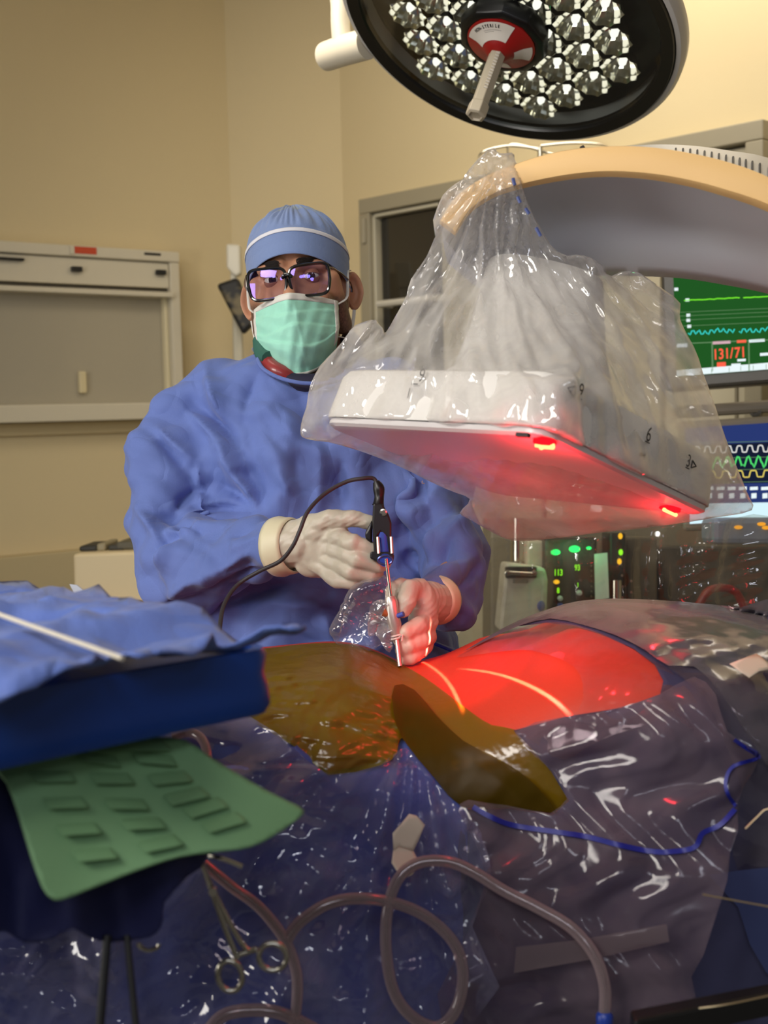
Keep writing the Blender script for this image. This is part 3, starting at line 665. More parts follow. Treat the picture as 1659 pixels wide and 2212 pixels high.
s = MB(); loft(s, [[p+DN*h for p in rsq(DA, eQ, eL, sd, .028, inset=.003)] for h in (.0088, .010)])
s.build('seam', M_ink, arm, False)
# markings on the two visible sides
NA = (-eL); NB = (-eQ)           # outward normals: right side (along eQ) faces -eL, left side (along eL) faces -eQ
def onface(x, y, n, k=.0035): return onplane(x, y, DA+n*0, n)
oR = lambda x, y: onplane(x, y, DA+eL*.0015, eL)-eL*.0022
oL = lambda x, y: onplane(x, y, DA+eQ*.0015, eQ)-eQ*.0022
def mark(txt, o, ax, h, nm='marking'): text_mesh(txt, o, ax, DN, h, nm, M_ink, arm, sq=.85)
def bar(o, ax, w, h, n): MB().box(o, ax*w/2, DN*h/2, n*.0003).build('marking_bar', M_ink, arm, False)
p = oL(903, 822)+0*DN; mark('9', oL(904, 826), -eL, .016); bar(oL(898, 831), eL, .010, .0012, eQ)
bar(oL(886, 850), eL, .0012, .012, eQ)
def tri(o, ax, sgn, k=.012):
    n_ = -eL*.0012; a = [o+DN*k*.5+n_, o-DN*k*.5+n_, o-ax*sgn*k*1.1+n_]; mb = MB()
    for i in range(3): mb.tube([a[i], a[(i+1) % 3]], .0008, 6)
    mb.build('marking_triangle', M_ink, arm)
tri(oR(1237, 846), eQ, 1); mark('9', oR(1243, 855), eQ, .015); bar(oR(1248, 861), eQ, .008, .001, eL)
mark('6', oR(1390, 950), eQ, .017); bar(oR(1395, 955), eQ, .009, .0012, eL); bar(oR(1385, 982), eQ, .009, .003, eL)
mark('3', oR(1476, 1006)-eL*.0008, eQ, .015); bar(oR(1480, 1011)-eL*.0008, eQ, .008, .0012, eL); tri(oR(1489, 1002), eQ, -1, .009)
# laser apertures at two corners, each with its glowing window and a red light
M_las = emit('laser_window', (255, 120, 70), 6)
M_lr = emit('laser_red', (255, 10, 20), 3)
LA_ = onplane(1176, 957, DA-DN*.002, DN); LR_ = onplane(1447, 1099, DA-DN*.002, DN)
ap = MB().lathe(LA_, -DN, [(.012, -.004), (.012, .0015), (.009, .003)], 20).build('laser_aperture', M_lr, arm)
for a, l_, w in ((.9, .010, .0032), (2.0, .009, .0028), (-1.5, .012, .0032)):
    d = (eQ*math.cos(a)+eL*math.sin(a)); MB().tube([LA_-DN*.003, LA_-DN*.003+d*l_], w, 8).build('laser_lens', M_las, ap)
ap = MB().lathe(LR_, -DN, [(.013, -.004), (.013, .0015), (.009, .003)], 20).build('laser_aperture', M_lr, arm)
MB().tube([LR_-DN*.004-eQ*.012, LR_-DN*.004+eQ*.016], .0025, 8).build('laser_lens', M_las, ap)
MB().box(onplane(1130, 940, DA-DN*.003, DN), eL*.008, eQ*.0025, DN*.002).build('vent_slot', M_ink, arm, False)
# neck between detector and arm
def oval(c, a, b, ra, rb, n=40, e=.75):
    return [c+a*ra*(abs(math.cos(t))**e)*(1 if math.cos(t) > 0 else -1)+b*rb*(abs(math.sin(t))**e)*(1 if math.sin(t) > 0 else -1) for t in [2*math.pi*i/n for i in range(n)]]
ctr = (DA+DF)/2; e1 = (eQ-eL).normalized(); e2 = (eQ+eL).normalized()
nk = MB(); top_c = P(1175, 600, 1.54)
c_a = ctr+DN*(TH-.01)
loft(nk, [oval(c_a.lerp(top_c, t)+DN*0, e1, e2, r, r2) for t, r, r2 in ((0, .13, .13), (.08, .125, .125), (.2, .10, .10), (.55, .085, .085), (.8, .08, .075), (1, .075, .07))])
nk.build('neck', mat('neck_white', (216, 212, 206), .45), arm)
# curved arm
o_t = catmull([P(x, y, d) for x, y, d in ((950, 478, 1.44), (985, 425, 1.43), (1045, 383, 1.42), (1110, 356, 1.41), (1180, 334, 1.40), (1250, 321, 1.39), (1330, 316, 1.38), (1410, 319, 1.37), (1500, 333, 1.36), (1580, 353, 1.35), (1659, 383, 1.34), (1780, 447, 1.33), (1900, 540, 1.32))], 6)
o_b = catmull([P(x, y, d) for x, y, d in ((985, 505, 1.44), (1015, 458, 1.43), (1062, 425, 1.42), (1110, 407, 1.41), (1180, 391, 1.40), (1250, 380, 1.39), (1320, 376, 1.38), (1400, 381, 1.37), (1480, 394, 1.36), (1560, 415, 1.35), (1659, 449, 1.34), (1780, 512, 1.33), (1880, 610, 1.32))], 6)
f_b = catmull([P(x, y, d) for x, y, d in ((1060, 640, 1.64), (1085, 615, 1.63), (1120, 600, 1.62), (1160, 590, 1.61), (1200, 585, 1.60), (1260, 583, 1.59), (1320, 582, 1.58), (1390, 583, 1.57), (1460, 586, 1.56), (1540, 595, 1.55), (1659, 618, 1.54), (1780, 660, 1.53), (1880, 720, 1.52))], 6)
M_beige = mat('edge_beige', (242, 198, 132), .5); M_arm = mat('arm_grey', (206, 206, 212), .42)
s = MB(); rg = []
for a, b in zip(o_t, o_b):
    t = FW*.012; i = a.lerp(b, .5)
    m_ = [a+t, a-FW*.001, a.lerp(b, .06)-FW*.006, a.lerp(b, .5)-FW*.009, a.lerp(b, .94)-FW*.006, b-FW*.001, b+t]
    rg.append(m_)
loft(s, rg); s.build('edge_strip', M_beige, arm, angle=50); arm_mb = s
s = MB(); rg = []
for a, b, f in zip(o_t, o_b, f_b):
    r_ = [a+FW*.011, b+FW*.011]; L_ = (f-b); up = (a-b).normalized()
    for k, hgt in ((.06, .012), (.2, .032), (.38, .040), (.55, .026), (.7, .002), (.82, -.014), (.93, -.016)): r_.append(b.lerp(f, k)+up*hgt)
    r_ += [f, f+up*.03+FW*.01, f+up*.075]
    rg.append(r_)
loft(s, rg); s.build('curved_arm', M_arm, arm, angle=60)
# graduated ring on the outer side
g0 = catmull([P(x, y, 1.52) for x, y in ((1340, 316), (1420, 312), (1500, 315), (1580, 326), (1659, 341), (1800, 395))], 8)
g1 = catmull([P(x, y, 1.44) for x, y in ((1340, 336), (1420, 338), (1500, 342), (1580, 362), (1659, 392), (1800, 450))], 8)
s = MB(); loft(s, [[a, b, b-UP*.01+FW*.01, a-UP*.01+FW*.02] for a, b in zip(g0, g1)]); s.build('scale_ring', mat('ring_grey', (196, 190, 178), .4), arm, angle=50)
for i in range(17):
    k = 12+i*1.55; j = int(k); f = k-j
    if j+1 >= len(g0): break
    a = g0[j].lerp(g0[j+1], f); b = g1[j].lerp(g1[j+1], f); q = a.lerp(b, .42)+UP*.0015; r = a.lerp(b, .92)+UP*.0015
    MB().tube([q, r], .0012, 6).build('scale_tick', M_ink, arm)
MB().tube([P(1255, 322, 1.40), P(1262, 318, 1.40)], .003, 8).build('stop_pin', M_ink, arm)

# laser planes: real spot lamps with a slit, sitting in the apertures
def laser(name, pos, hits, aim, power, wash, width=.0022, cone=50):
    l = bpy.data.lights.new(name, 'SPOT'); l.energy = power; l.color = (1, .02, .03); l.spot_size = math.radians(cone); l.spot_blend = .6; l.shadow_soft_size = .002
    o = bpy.data.objects.new(name, l); COL.objects.link(o); o.location = pos
    q = (Vector(aim)-pos).to_track_quat('-Z', 'Y'); o.rotation_euler = q.to_euler()
    n = (hits[0]-pos).cross(hits[1]-pos).normalized(); n.rotate(q.inverted())
    l.use_nodes = True; nt = l.node_tree; e = nt.nodes.get('Emission')
    tc = nt.nodes.new('ShaderNodeTexCoord'); vm = nt.nodes.new('ShaderNodeVectorMath'); vm.operation = 'DOT_PRODUCT'; vm.inputs[1].default_value = n
    nt.links.new(tc.outputs['Normal'], vm.inputs[0])
    ab = nt.nodes.new('ShaderNodeMath'); ab.operation = 'ABSOLUTE'; nt.links.new(vm.outputs['Value'], ab.inputs[0])
    mr = nt.nodes.new('ShaderNodeMapRange'); mr.interpolation_type = 'SMOOTHSTEP'; mr.inputs[1].default_value = 0; mr.inputs[2].default_value = width*2.2; mr.inputs[3].default_value = 1; mr.inputs[4].default_value = 0
    nt.links.new(ab.outputs[0], mr.inputs[0])
    # white-hot core of the line (the sensor and skin blow out)
    cr = nt.nodes.new('ShaderNodeMix'); cr.data_type = 'RGBA'; cr.inputs[6].default_value = (1, .02, .03, 1); cr.inputs[7].default_value = (1, .30, .24, 1); nt.links.new(mr.outputs[0], cr.inputs[0])
    l.color = (1, 1, 1)
    st = nt.nodes.new('ShaderNodeMapRange'); st.inputs[3].default_value = wash; st.inputs[4].default_value = 1; nt.links.new(mr.outputs[0], st.inputs[0])
    nt.links.new(cr.outputs[2], e.inputs[0]); nt.links.new(st.outputs[0], e.inputs[1]); return o
sp = lambda x, y: P(x, y, surf(x, y))
laser('laser_projector', LA_-DN*.01, (sp(945, 1450), sp(990, 1515)), sp(950, 1465), 330, .011, cone=38, width=.0023)
laser('laser_projector', LA_-DN*.01+eQ*.01, (sp(1030, 1448), sp(1222, 1535)), sp(1110, 1480), 330, .0022, cone=42, width=.0023)
def red_point(name, pos, e, r=.01):
    l = bpy.data.lights.new(name, 'POINT'); l.energy = e; l.color = (1, .02, .035); l.shadow_soft_size = r
    o = bpy.data.objects.new(name, l); COL.objects.link(o); o.location = pos
red_point('laser_spill', LA_-DN*.035, .45); red_point('laser_spill', LR_-DN*.03, .25)
red_point('laser_spill', (LA_+DF)/2-DN*.10, .28, .03)

# ------------------------------------------------------------------ plastic drape bag over detector and arm tip
OUT = [(1045, 332), (1065, 318), (1085, 328), (1112, 330), (1120, 372), (1140, 440), (1165, 490), (1205, 545), (1262, 552), (1300, 570), (1310, 592), (1360, 588), (1420, 612), (1480, 652), (1470, 690), (1500, 750), (1530, 830), (1552, 900), (1580, 980), (1612, 1060), (1624, 1102), (1545, 1118), (1500, 1126), (1400, 1140), (1280, 1152), (1180, 1165), (1110, 1168), (1060, 1148), (1020, 1125), (992, 1108), (1015, 1078), (960, 1055), (850, 1002), (740, 962), (662, 948), (650, 930), (662, 880), (672, 835), (690, 790), (735, 742), (762, 706), (800, 697), (828, 716), (845, 706), (872, 640), (900, 585), (935, 535), (938, 470), (960, 430), (1000, 388)]
obst = bvh_mb(MB().add(shell_mb.v, shell_mb.f).add([v for v in nk.v], nk.f).add(arm_mb.v, arm_mb.f))
gx = np.arange(630, 1651, 10.); gy_ = np.arange(300, 1191, 10.)
def pin(poly, x, y):
    c = False; n = len(poly)
    for i in range(n):
        x1, y1 = poly[i]; x2, y2 = poly[(i+1) % n]
        if (y1 > y) != (y2 > y) and x < (x2-x1)*(y-y1)/(y2-y1)+x1: c = not c
    return c
bd = [(1080, 330, 1.40), (1200, 545, 1.45), (1420, 612, 1.52), (1500, 750, 1.54), (1620, 1100, 1.52), (1500, 1126, 1.50), (1300, 1150, 1.60), (1110, 1168, 1.70), (992, 1108, 1.68), (850, 1002, 1.62), (655, 940, 1.52), (690, 790, 1.52), (800, 700, 1.50), (900, 585, 1.48), (940, 470, 1.45), (1000, 388, 1.43)]
bdp = np.array(bd)
def bdepth(x, y):
    w = 1/((bdp[:, 0]-x)**2+(bdp[:, 1]-y)**2+400)**1.5; return (w*bdp[:, 2]).sum()/w.sum()
D0 = np.array([[bdepth(x, y) for x in gx] for y in gy_]); IN = np.array([[pin(OUT, x, y) for x in gx] for y in gy_])
OF = np.full(D0.shape, 9.); OB = np.full(D0.shape, -9.)
for i, y in enumerate(gy_):
    for j, x in enumerate(gx):
        h, n_, d = ray(obst, x, y)
        if h is None: continue
        OF[i, j] = d-.010
        dd = (P(x, y, 1)-C0); L_ = dd.length; far = C0+dd*3; h2 = obst.ray_cast(far, -dd/L_)
        if h2[0] is not None: OB[i, j] = (h2[0]-C0).length/L_+.012
def relax(a, lo, hi, it=900):
    for _ in range(it):
        b = a.copy(); b[1:-1, 1:-1] = .25*(a[:-2, 1:-1]+a[2:, 1:-1]+a[1:-1, :-2]+a[1:-1, 2:])
        b = np.where(IN, b, D0); b = np.minimum(np.maximum(b, lo), hi); b = np.where(IN, b, D0); a = b
    return a
FRT = relax(D0-.05*IN, -9, OF); BCK = relax(D0+.08*IN, OB, 9)
def smp(G):
    def f(x, y):
        i = (y-gy_[0])/10; j = (x-gx[0])/10; i = min(max(i, 0), len(gy_)-1.001); j = min(max(j, 0), len(gx)-1.001)
        a, b = int(i), int(j); u, v = i-a, j-b
        return G[a, b]*(1-u)*(1-v)+G[a+1, b]*u*(1-v)+G[a, b+1]*(1-u)*v+G[a+1, b+1]*u*v
    return f
RTn, UPn, C0n, FWn = [np.array(v) for v in (RT, UP, C0, FW)]
def bagdisp(a):
    g = np.array(P(1085, 335, 1.42)); v = a-g; x = v@RTn; y = -(v@UPn); r = np.hypot(x, y); th = np.arctan2(x, y)
    f = np.abs(((th*5.5+np.sin(r*22)*.25) % 1)*2-1)*2-1; f2 = np.abs(((th*13+np.sin(r*31+1)*.4) % 1)*2-1)*2-1
    soft = np.clip(r/.07, 0, 1)*np.exp(-(r/.42)**4)
    c = crumple(a, 5, 9, 5); c2 = crumple(a, 11, 22, 4); c3 = wav(a, 3, 30)
    # calmer where the film is stretched over the detector faces
    low = np.clip((y-.24)/.12, 0, 1)
    d = (f*.009+f2*.004)*soft+c*(.013-.009*low)+c2*(.0065-.0045*low)+c3*.0008
    return -np.outer(d, FWn)+np.outer(d*.35*np.sin(th*7), RTn)
M_bag = film('drape_bag_film', (250, 250, 250), (240, 236, 232), .20, .07, .05, bs=14, bd=.0025, trans=.4, edge=.42, streak=.25)
bag = sheet('plastic_drape_bag', OUT, smp(FRT), M_bag, None, step=7, disp=bagdisp, round_=3, back=smp(BCK))
tag(bag, 'crumpled clear plastic drape bag around the x ray detector and arm tip', 'plastic bag')
# printed blue dashes along the opening of the bag
M_dash = mat('blue_print', (70, 84, 140), .5)
for x, y, x2, y2 in ((1108, 385, 1112, 400), (1118, 425, 1124, 438), (1135, 450, 1143, 462), (1158, 492, 1168, 510)):
    MB().tube([P(x, y, 1.385), P(x2, y2, 1.385)], .0022, 6).build('printed_dash', M_dash, bag)
# ------------------------------------------------------------------ the standing person in gown, cap, mask and glasses
HC = P(645, 618, 1.95)                                    # between the eyes, mid skull
yaw, roll, pit = math.radians(-5), math.radians(5), math.radians(-4)
hz = (-FW*math.cos(yaw)+RT*math.sin(yaw)).normalized(); hy = (UP+hz*(-math.sin(pit))).normalized(); hz = (hz-hy*hz.dot(hy)).normalized(); hx = hy.cross(hz)
hx, hy = hx*math.cos(roll)+hy*math.sin(roll), hy*math.cos(roll)-hx*math.sin(roll)
def HL(x, y, z): return HC+hx*x+hy*y+hz*z
man = empty('person', Vector((HC.x, HC.y, 0)), 'person in blue gown, cap, green mask and glasses standing behind the patient', 'person')
M_face = mat('face_skin', (186, 134, 104), .5, bs=120, bd=.0004, sub=.12, var=.06)
# face colour: beard shadow low on the jaw
nt = M_face.node_tree; pb = [n_ for n_ in nt.nodes if n_.type == 'BSDF_PRINCIPLED'][0]
s = MB(); E = lambda c, r: s.ell(HL(*c), hx*r[0], hy*r[1], hz*r[2])
E((0, .035, -.02), (.076, .086, .094)); E((0, -.02, .012), (.067, .085, .078)); E((0, -.088, .022), (.046, .036, .056))
E((0, -.05, .02), (.060, .06, .062))
for k in (-1, 1):
    s.capsule(HL(k*.046, .021, .064), HL(k*.014, .022, .079), .010, .011)
    E((k*.042, -.036, .056), (.020, .020, .020)); s.capsule(HL(k*.058, .0, .045), HL(k*.066, -.07, .0), .016, .016)
    E((k*.013, -.046, .098), (.010, .009, .011))
s.capsule(HL(0, .008, .086), HL(0, -.043, .112), .0085, .013)
E((0, -.08, .078), (.024, .012, .014)); E((0, .05, .042), (.055, .04, .036))
for k in (-1, 1):     # ears
    s.capsule(HL(k*.073, .0, -.012), HL(k*.071, -.04, -.004), .012, .009)
s.capsule(HL(0, -.05, -.03), HL(0, -.20, -.05), .056, .060)
# shoulders, trunk, arms and legs (one continuous body under the clothes)
sh = P(655, 960, 1.93)
s.capsule(HL(0, -.19, -.05), P(655, 1300, 1.93), .09, .09); s.capsule(P(480, 890, 1.93), P(830, 880, 1.93), .045, .045)
R_el, L_el = P(368, 1198, 1.85), P(985, 1212, 1.82)
R_wr, L_wr = P(622, 1178, 1.64), P(935, 1300, 1.65)
s.capsule(P(460, 905, 1.95), R_el, .032, .024); s.capsule(R_el, R_wr, .024, .020)
s.capsule(P(850, 905, 1.93), L_el, .040, .030); s.capsule(L_el, L_wr, .022, .016)
hip = P(655, 1300, 1.93)
for k in (-1, 1):
    a = Vector((hip.x+k*.09, hip.y, hip.z)); kn = Vector((hip.x+k*.1, hip.y-.02, .5)); an = Vector((hip.x+k*.11, hip.y+.02, .09))
    s.capsule(a, kn, .075, .055); s.capsule(kn, an, .055, .036); s.capsule(an-Z*.045, an+Vector((0, -.17, -.055)), .04, .032)
def face_fix(o):
    a = co(o); c = np.array(HC); hxn, hyn, hzn = [np.array(v) for v in (hx, hy, hz)]
    L = np.stack([(a-c)@hxn, (a-c)@hyn, (a-c)@hzn], 1)
    for k in (-1, 1):
        d2 = ((L[:, 0]-k*.031)/.019)**2+((L[:, 1]-.005)/.0125)**2
        m_ = (L[:, 2] > .03)*np.exp(-d2); a -= np.outer(m_*.014, hzn)
    # frown lines
    for k in (-1, 1):
        d2 = ((L[:, 0]-k*.006)/.0018)**2+((L[:, 1]-.028)/.012)**2; a -= np.outer((L[:, 2] > .05)*np.exp(-d2)*.0014, hzn)
    setco(o, a)
    ss = lambda x, e0, e1: (lambda t: t*t*(3-2*t))(np.clip((x-e0)/(e1-e0), 0, 1))
    x, y, z = L[:, 0], L[:, 1], L[:, 2]
    b = ss(-y, .018, .034)*ss(np.abs(x)+np.clip(-y-.06, 0, 1)*.8, .046, .058)*ss(z, -.012, .004)*(1-ss(-y, .125, .15))
    at = o.data.color_attributes.new('beard', 'FLOAT_COLOR', 'POINT'); c4 = np.ones((len(a), 4), np.float32); c4[:, :3] = b[:, None]; at.data.foreach_set('color', c4.ravel())
vc = nt.nodes.new('ShaderNodeVertexColor'); vc.layer_name = 'beard'; nz = nt.nodes.new('ShaderNodeTexNoise'); nz.inputs['Scale'].default_value = 260
mm = nt.nodes.new('ShaderNodeMath'); mm.operation = 'MULTIPLY_ADD'; nt.links.new(nz.outputs[0], mm.inputs[0]); mm.inputs[1].default_value = .8; mm.inputs[2].default_value = .35
m3 = nt.nodes.new('ShaderNodeMath'); m3.operation = 'MULTIPLY'; nt.links.new(mm.outputs[0], m3.inputs[0]); nt.links.new(vc.outputs[0], m3.inputs[1]); m3.use_clamp = True
mxb = nt.nodes.new('ShaderNodeMix'); mxb.data_type = 'RGBA'; mxb.inputs[7].default_value = lin(62, 46, 38); nt.links.new(m3.outputs[0], mxb.inputs[0])
src = pb.inputs['Base Color'].links[0].from_socket; nt.links.new(src, mxb.inputs[6]); nt.links.new(mxb.outputs[2], pb.inputs['Base Color'])
s.build('body', M_face, man, remesh=.0035, sm=3, fn=face_fix, angle=180)
# ear shells
M_ear = M_face
for k in (-1, 1):
    s = MB(); o_ = HL(k*.077, -.018, -.012); ex = (hx*k*.72-hz*.55).normalized(); ez = (hx*k*.55+hz*.72).normalized()
    def ear(u, v):
        t = 2*math.pi*u; rx = .017*(1+.12*math.cos(t-.6)); ry = .031*(1-.10*math.sin(t)*-1)
        pr_ = [(0.0, -.004), (.35, -.005), (.6, -.003), (.78, .004), (.9, .0065), (1.0, .004), (1.0, -.002), (.7, -.008), (.2, -.010)]
        q = v*(len(pr_)-1); i = min(int(q), len(pr_)-2); f = q-i; r_ = pr_[i][0]*(1-f)+pr_[i+1][0]*f; z_ = pr_[i][1]*(1-f)+pr_[i+1][1]*f
        w = 1-.28*max(0, -math.sin(t))
        return o_+ex*(.010+rx*r_*math.cos(t)*w)+hy*(ry*r_*math.sin(t))+ez*z_
    s.grid(ear, 28, 24, wrap=True); s.build('ear', M_ear, man, angle=180)
# eyes
M_eye = mat('eye_white', (226, 220, 212), .15, spec=.8); M_iris = mat('iris_brown', (58, 36, 22), .1); M_pup = mat('pupil', (6, 5, 5), .05); M_hair = mat('eyebrow_hair', (30, 22, 18), .8)
M_lid = mat('eyelid_skin', (150, 100, 78), .5)
for k in (-1, 1):
    ec = HL(k*.031, .005, .064); ld = (P(640, 1000, 0)-ec).normalized()
    eye = MB().ell(ec, hx*.0122, hy*.0122, hz*.0122, 24, 16).build('eye', M_eye, man)
    MB().lathe(ec+ld*.0105, ld, [(.0062, 0), (.0058, .0010), (.0001, .0019)], 24).build('iris', M_iris, eye)
    MB().lathe(ec+ld*.0118, ld, [(.0026, 0), (.0001, .0009)], 16).build('pupil', M_pup, eye)
    def lid(u, v, up, c=ec):
        t = math.pi*(u*.94+.03); open_ = .30 if up else -.42
        el = (open_*math.sin(t))*(1-v)+(1.25 if up else -1.25)*v; r_ = .0132+.001*v
        return c+hx*(-math.cos(t)*math.cos(el)*r_*1.02)+hy*(math.sin(el)*r_)+hz*(math.sin(t)*math.cos(el)*r_)
    for up in (True, False): MB().grid(lambda u, v: lid(u, v, up), 20, 8).build('eyelid', M_lid, man, solid=.0008, angle=180)
    # brow: many short hairs along an arch
    s = MB()
    rnd = random.Random(k+5)
    for i in range(320):
        t = rnd.random(); x = k*(.013+.041*t); yb = .0235+.0060*math.sin(t*2.4)-.003*t+rnd.uniform(-.0050, .0050)*(1-.5*t)
        z_ = .0905-.018*t-.35*(t*.041)**2/.02; b0 = HL(x, yb, z_+.001); s.tube([b0, b0+hx*k*.0042+hy*.0022*(1-2*t)+hz*(.0008-.002*t), b0+hx*k*.0085+hy*.0018*(1-2.4*t)-hz*(.001+.004*t)], [.0007, .0006, .0002], 4)
    s.build('eyebrow', M_hair, man)
# surgical cap -------------------------------------------------------------
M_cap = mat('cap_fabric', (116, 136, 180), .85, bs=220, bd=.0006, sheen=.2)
M_tape = mat('cap_band_white', (214, 214, 222), .8)
cc = (0, .030, -.012)
def edge_y(th):   # lower edge of the cap, th = 0 at the front
    return .040*max(0, math.cos(th))**1.1+(-.012)*(1-max(0, math.cos(th)))-.03*max(0, -math.cos(th))
def cap_pt(th, v, grow=0):
    ye = edge_y(th); yt = .1290; y = ye+(yt-ye)*math.sin(v*math.pi/2)**.92
    q = max(0, 1-((y-.024)/(yt-.024+.0001))**2) if y > .024 else 1
    puff = 1+.055*math.sin(min(1, max(0, (v-.12)/.6))*math.pi)
    rx, rz = .0820, .1045
    k = (math.sqrt(q) if v < .999 else 0)*puff
    w = .0016*1.5*math.sin(th*34+3*math.sin(th*5))*min(1, max(0, (v-.3)/.2))*(1-.2*v) + .0022*math.sin(th*17+2*math.sin(th*3+v*5))*min(1, max(0, (v-.25)/.4))
    r_ = k+(w+grow)/.09*(1 if v < .97 else 0)
    return HL(cc[0]+math.sin(th)*rx*r_, y+.0015*math.sin(th*9+v*12)*(v > .3), cc[2]+math.cos(th)*rz*r_)
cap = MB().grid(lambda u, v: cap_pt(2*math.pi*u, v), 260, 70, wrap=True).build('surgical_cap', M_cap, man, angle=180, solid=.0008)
MB().grid(lambda u, v: cap_pt(2*math.pi*u, .235+.045*v, .0014), 200, 3, wrap=True).build('white_band', M_tape, cap, angle=180, solid=.0006)
MB().tube([cap_pt(2*math.pi*i/120, .0, .0008) for i in range(120)], .0014, 6, closed=True).build('hem', M_cap, cap)
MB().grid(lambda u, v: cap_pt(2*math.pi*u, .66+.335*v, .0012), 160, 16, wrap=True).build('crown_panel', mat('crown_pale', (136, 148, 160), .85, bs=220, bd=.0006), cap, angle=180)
# glasses -------------------------------------------------------------------
M_fr = mat('frame_black', (10, 10, 12), .15, spec=.7, coat=.5)
gl = man
def lens_pt(k, t, r=1.0):
    w, h = .0305, .0230; e = .42
    c, s_ = math.cos(t), math.sin(t); x = w*abs(c)**e*(1 if c > 0 else -1); y = h*abs(s_)**e*(1 if s_ > 0 else -1)
    if y < 0: x *= 1-.12*(-y/h)
    x += k*.033; y += -.0065+(.003 if y > 0 else 0)*abs(x-k*.005)/.06
    x = x*r+(1-r)*k*.033; y = y*r+(1-r)*-.0065; ux = (x-k*.033)
    return HL(x, y, .107-.16*k*ux-(ux*ux+(y+.0065)**2)/(2*.11))
s = MB()
M_gl, n, l, o_ = newmat('lens_coating'); T = n.new('ShaderNodeBsdfTransparent'); T.inputs[0].default_value = (.90, .86, .92, 1)
G = n.new('ShaderNodeBsdfGlossy'); G.inputs[0].default_value = (.26, .20, 1, 1); G.inputs['Roughness'].default_value = .02
mx = n.new('ShaderNodeMixShader'); mx.inputs[0].default_value = .11; l.new(T.outputs[0], mx.inputs[1]); l.new(G.outputs[0], mx.inputs[2]); l.new(mx.outputs[0], o_.inputs[0])
frame = None
for k in (-1, 1):
    rim = [lens_pt(k, 2*math.pi*i/48) for i in range(48)]
    o = MB().tube(rim, .0025, 8, closed=True).build('glasses_rim', M_fr, man)
    def lens(u, v, k=k):
        return lens_pt(k, 2*math.pi*u, max(v, .002)*.99)
    MB().grid(lens, 64, 16, wrap=True).build('lens', M_gl, o, angle=180)
    hg = lens_pt(k, math.radians(22 if k > 0 else 158))
    ear_t = HL(k*.0835, -.004, -.012)
    MB().tube(catmull([hg, hg+hx*k*.004-hz*.006, HL(k*.079, .004, .045), ear_t, HL(k*.082, -.03, -.03)], 5), .0017, 8, flat=.6).build('temple', M_fr, man)
MB().tube(catmull([HL(-.0072, .000, .110), HL(-.004, .004, .113), HL(.004, .004, .113), HL(.0072, .000, .110)], 4), .0026, 8).build('glasses_bridge', M_fr, man)
# mask --------------------------------------------------------------------------
M_mask = mat('mask_green', (158, 222, 200), .75, bs=160, bd=.0005, sheen=.1); M_mw = mat('mask_edge_white', (216, 214, 206), .8)
def mask_pt(u, v, off=0):
    """u -1..1 across, v 0 top .. 1 bottom"""
    au = abs(u); wd = .0675-.030*max(0, v-.55)**1.3*1.2; yt = -.0245-.012*au**1.5; yb = -.150+.038*au**2.6
    y = yt+(yb-yt)*v
    z = .120-.062*au**1.9-.004*v
    nose = .010*math.exp(-(u/.26)**2)*math.exp(-((v-.12)/.28)**2)
    chin = -.055*max(0, v-.66)**1.5*1.6+.010*math.sin(min(1, v*1.1)*math.pi)
    for a, amp in ((.20, .0045), (.42, .0055), (.64, .0050)):
        sk = a+.05*math.sin(u*3.1+a*9)-.09*au*au*(1 if a > .5 else -.6); t = (v-sk)/.05
        z += amp*(1/(1+math.exp(-t*6)))*(1-.3*au)-amp*.5
    r = .0009*math.sin(u*21+v*13)+.0007*math.sin(u*9-v*31)+.0012*math.exp(-((u-.12-.2*v)/.05)**2)*(v > .1)
    return HL(u*wd, y, z+nose+chin+r+off)
mask = MB().grid(lambda u, v: mask_pt(u*2-1, v), 90, 100).build('face_mask', M_mask, man, angle=180, solid=.001)
MB().grid(lambda u, v: mask_pt(u*2-1, v*.085, .0012), 60, 3).build('top_binding', M_mw, mask, angle=180, solid=.0006)
MB().grid(lambda u, v: mask_pt(u*2-1, .965+v*.035, .0012), 60, 2).build('bottom_binding', M_mw, mask, angle=180, solid=.0006)
for k in (-1, 1):
    MB().grid(lambda u, v: mask_pt(k*(.93+.07*u), v, .0014), 3, 50).build('side_binding', M_mw, mask, angle=180, solid=.0006)
    a = mask_pt(k, .06, 0); b = mask_pt(k, .80, 0)
    MB().tube(catmull([a, a+hx*k*.012+hy*.014-hz*.03, HL(k*.0815, .012, .005), HL(k*.084, .018, -.016)], 5), .0028, 8, flat=.35).build('ear_loop', M_mw, mask)
    MB().tube(catmull([b+hy*.005, b+hx*k*.014+hy*.001-hz*.012, HL(k*.074, -.100, .022), HL(k*.082, -.065, -.008), HL(k*.086, -.038, -.018)], 5), .0028, 8, flat=.35).build('ear_loop', M_mw, mask)
# collar pieces below the mask
s = MB(); s.tube(catmull([P(572, 775, 1.88), P(582, 792, 1.865), P(600, 805, 1.855), P(620, 812, 1.86), P(640, 815, 1.88)], 5), [.012]+[.015]*19+[.010], 14)
s.build('thyroid_collar', mat('collar_crimson', (150, 50, 52), .35, coat=.3), man)
s = MB(); s.tube(catmull([P(562, 735, 1.90), P(566, 765, 1.88), P(580, 775, 1.86)], 4), .012, 10); s.build('mask_tie', mat('tie_green', (46, 96, 84), .6), man)
s = MB(); s.tube(catmull([P(565, 770, 1.91), P(600, 815, 1.87), P(660, 830, 1.85), P(730, 815, 1.87), P(765, 760, 1.93), P(755, 735, 1.99)], 5), .016, 14); s.build('scrub_collar', mat('scrub_navy', (36, 34, 58), .8), man)

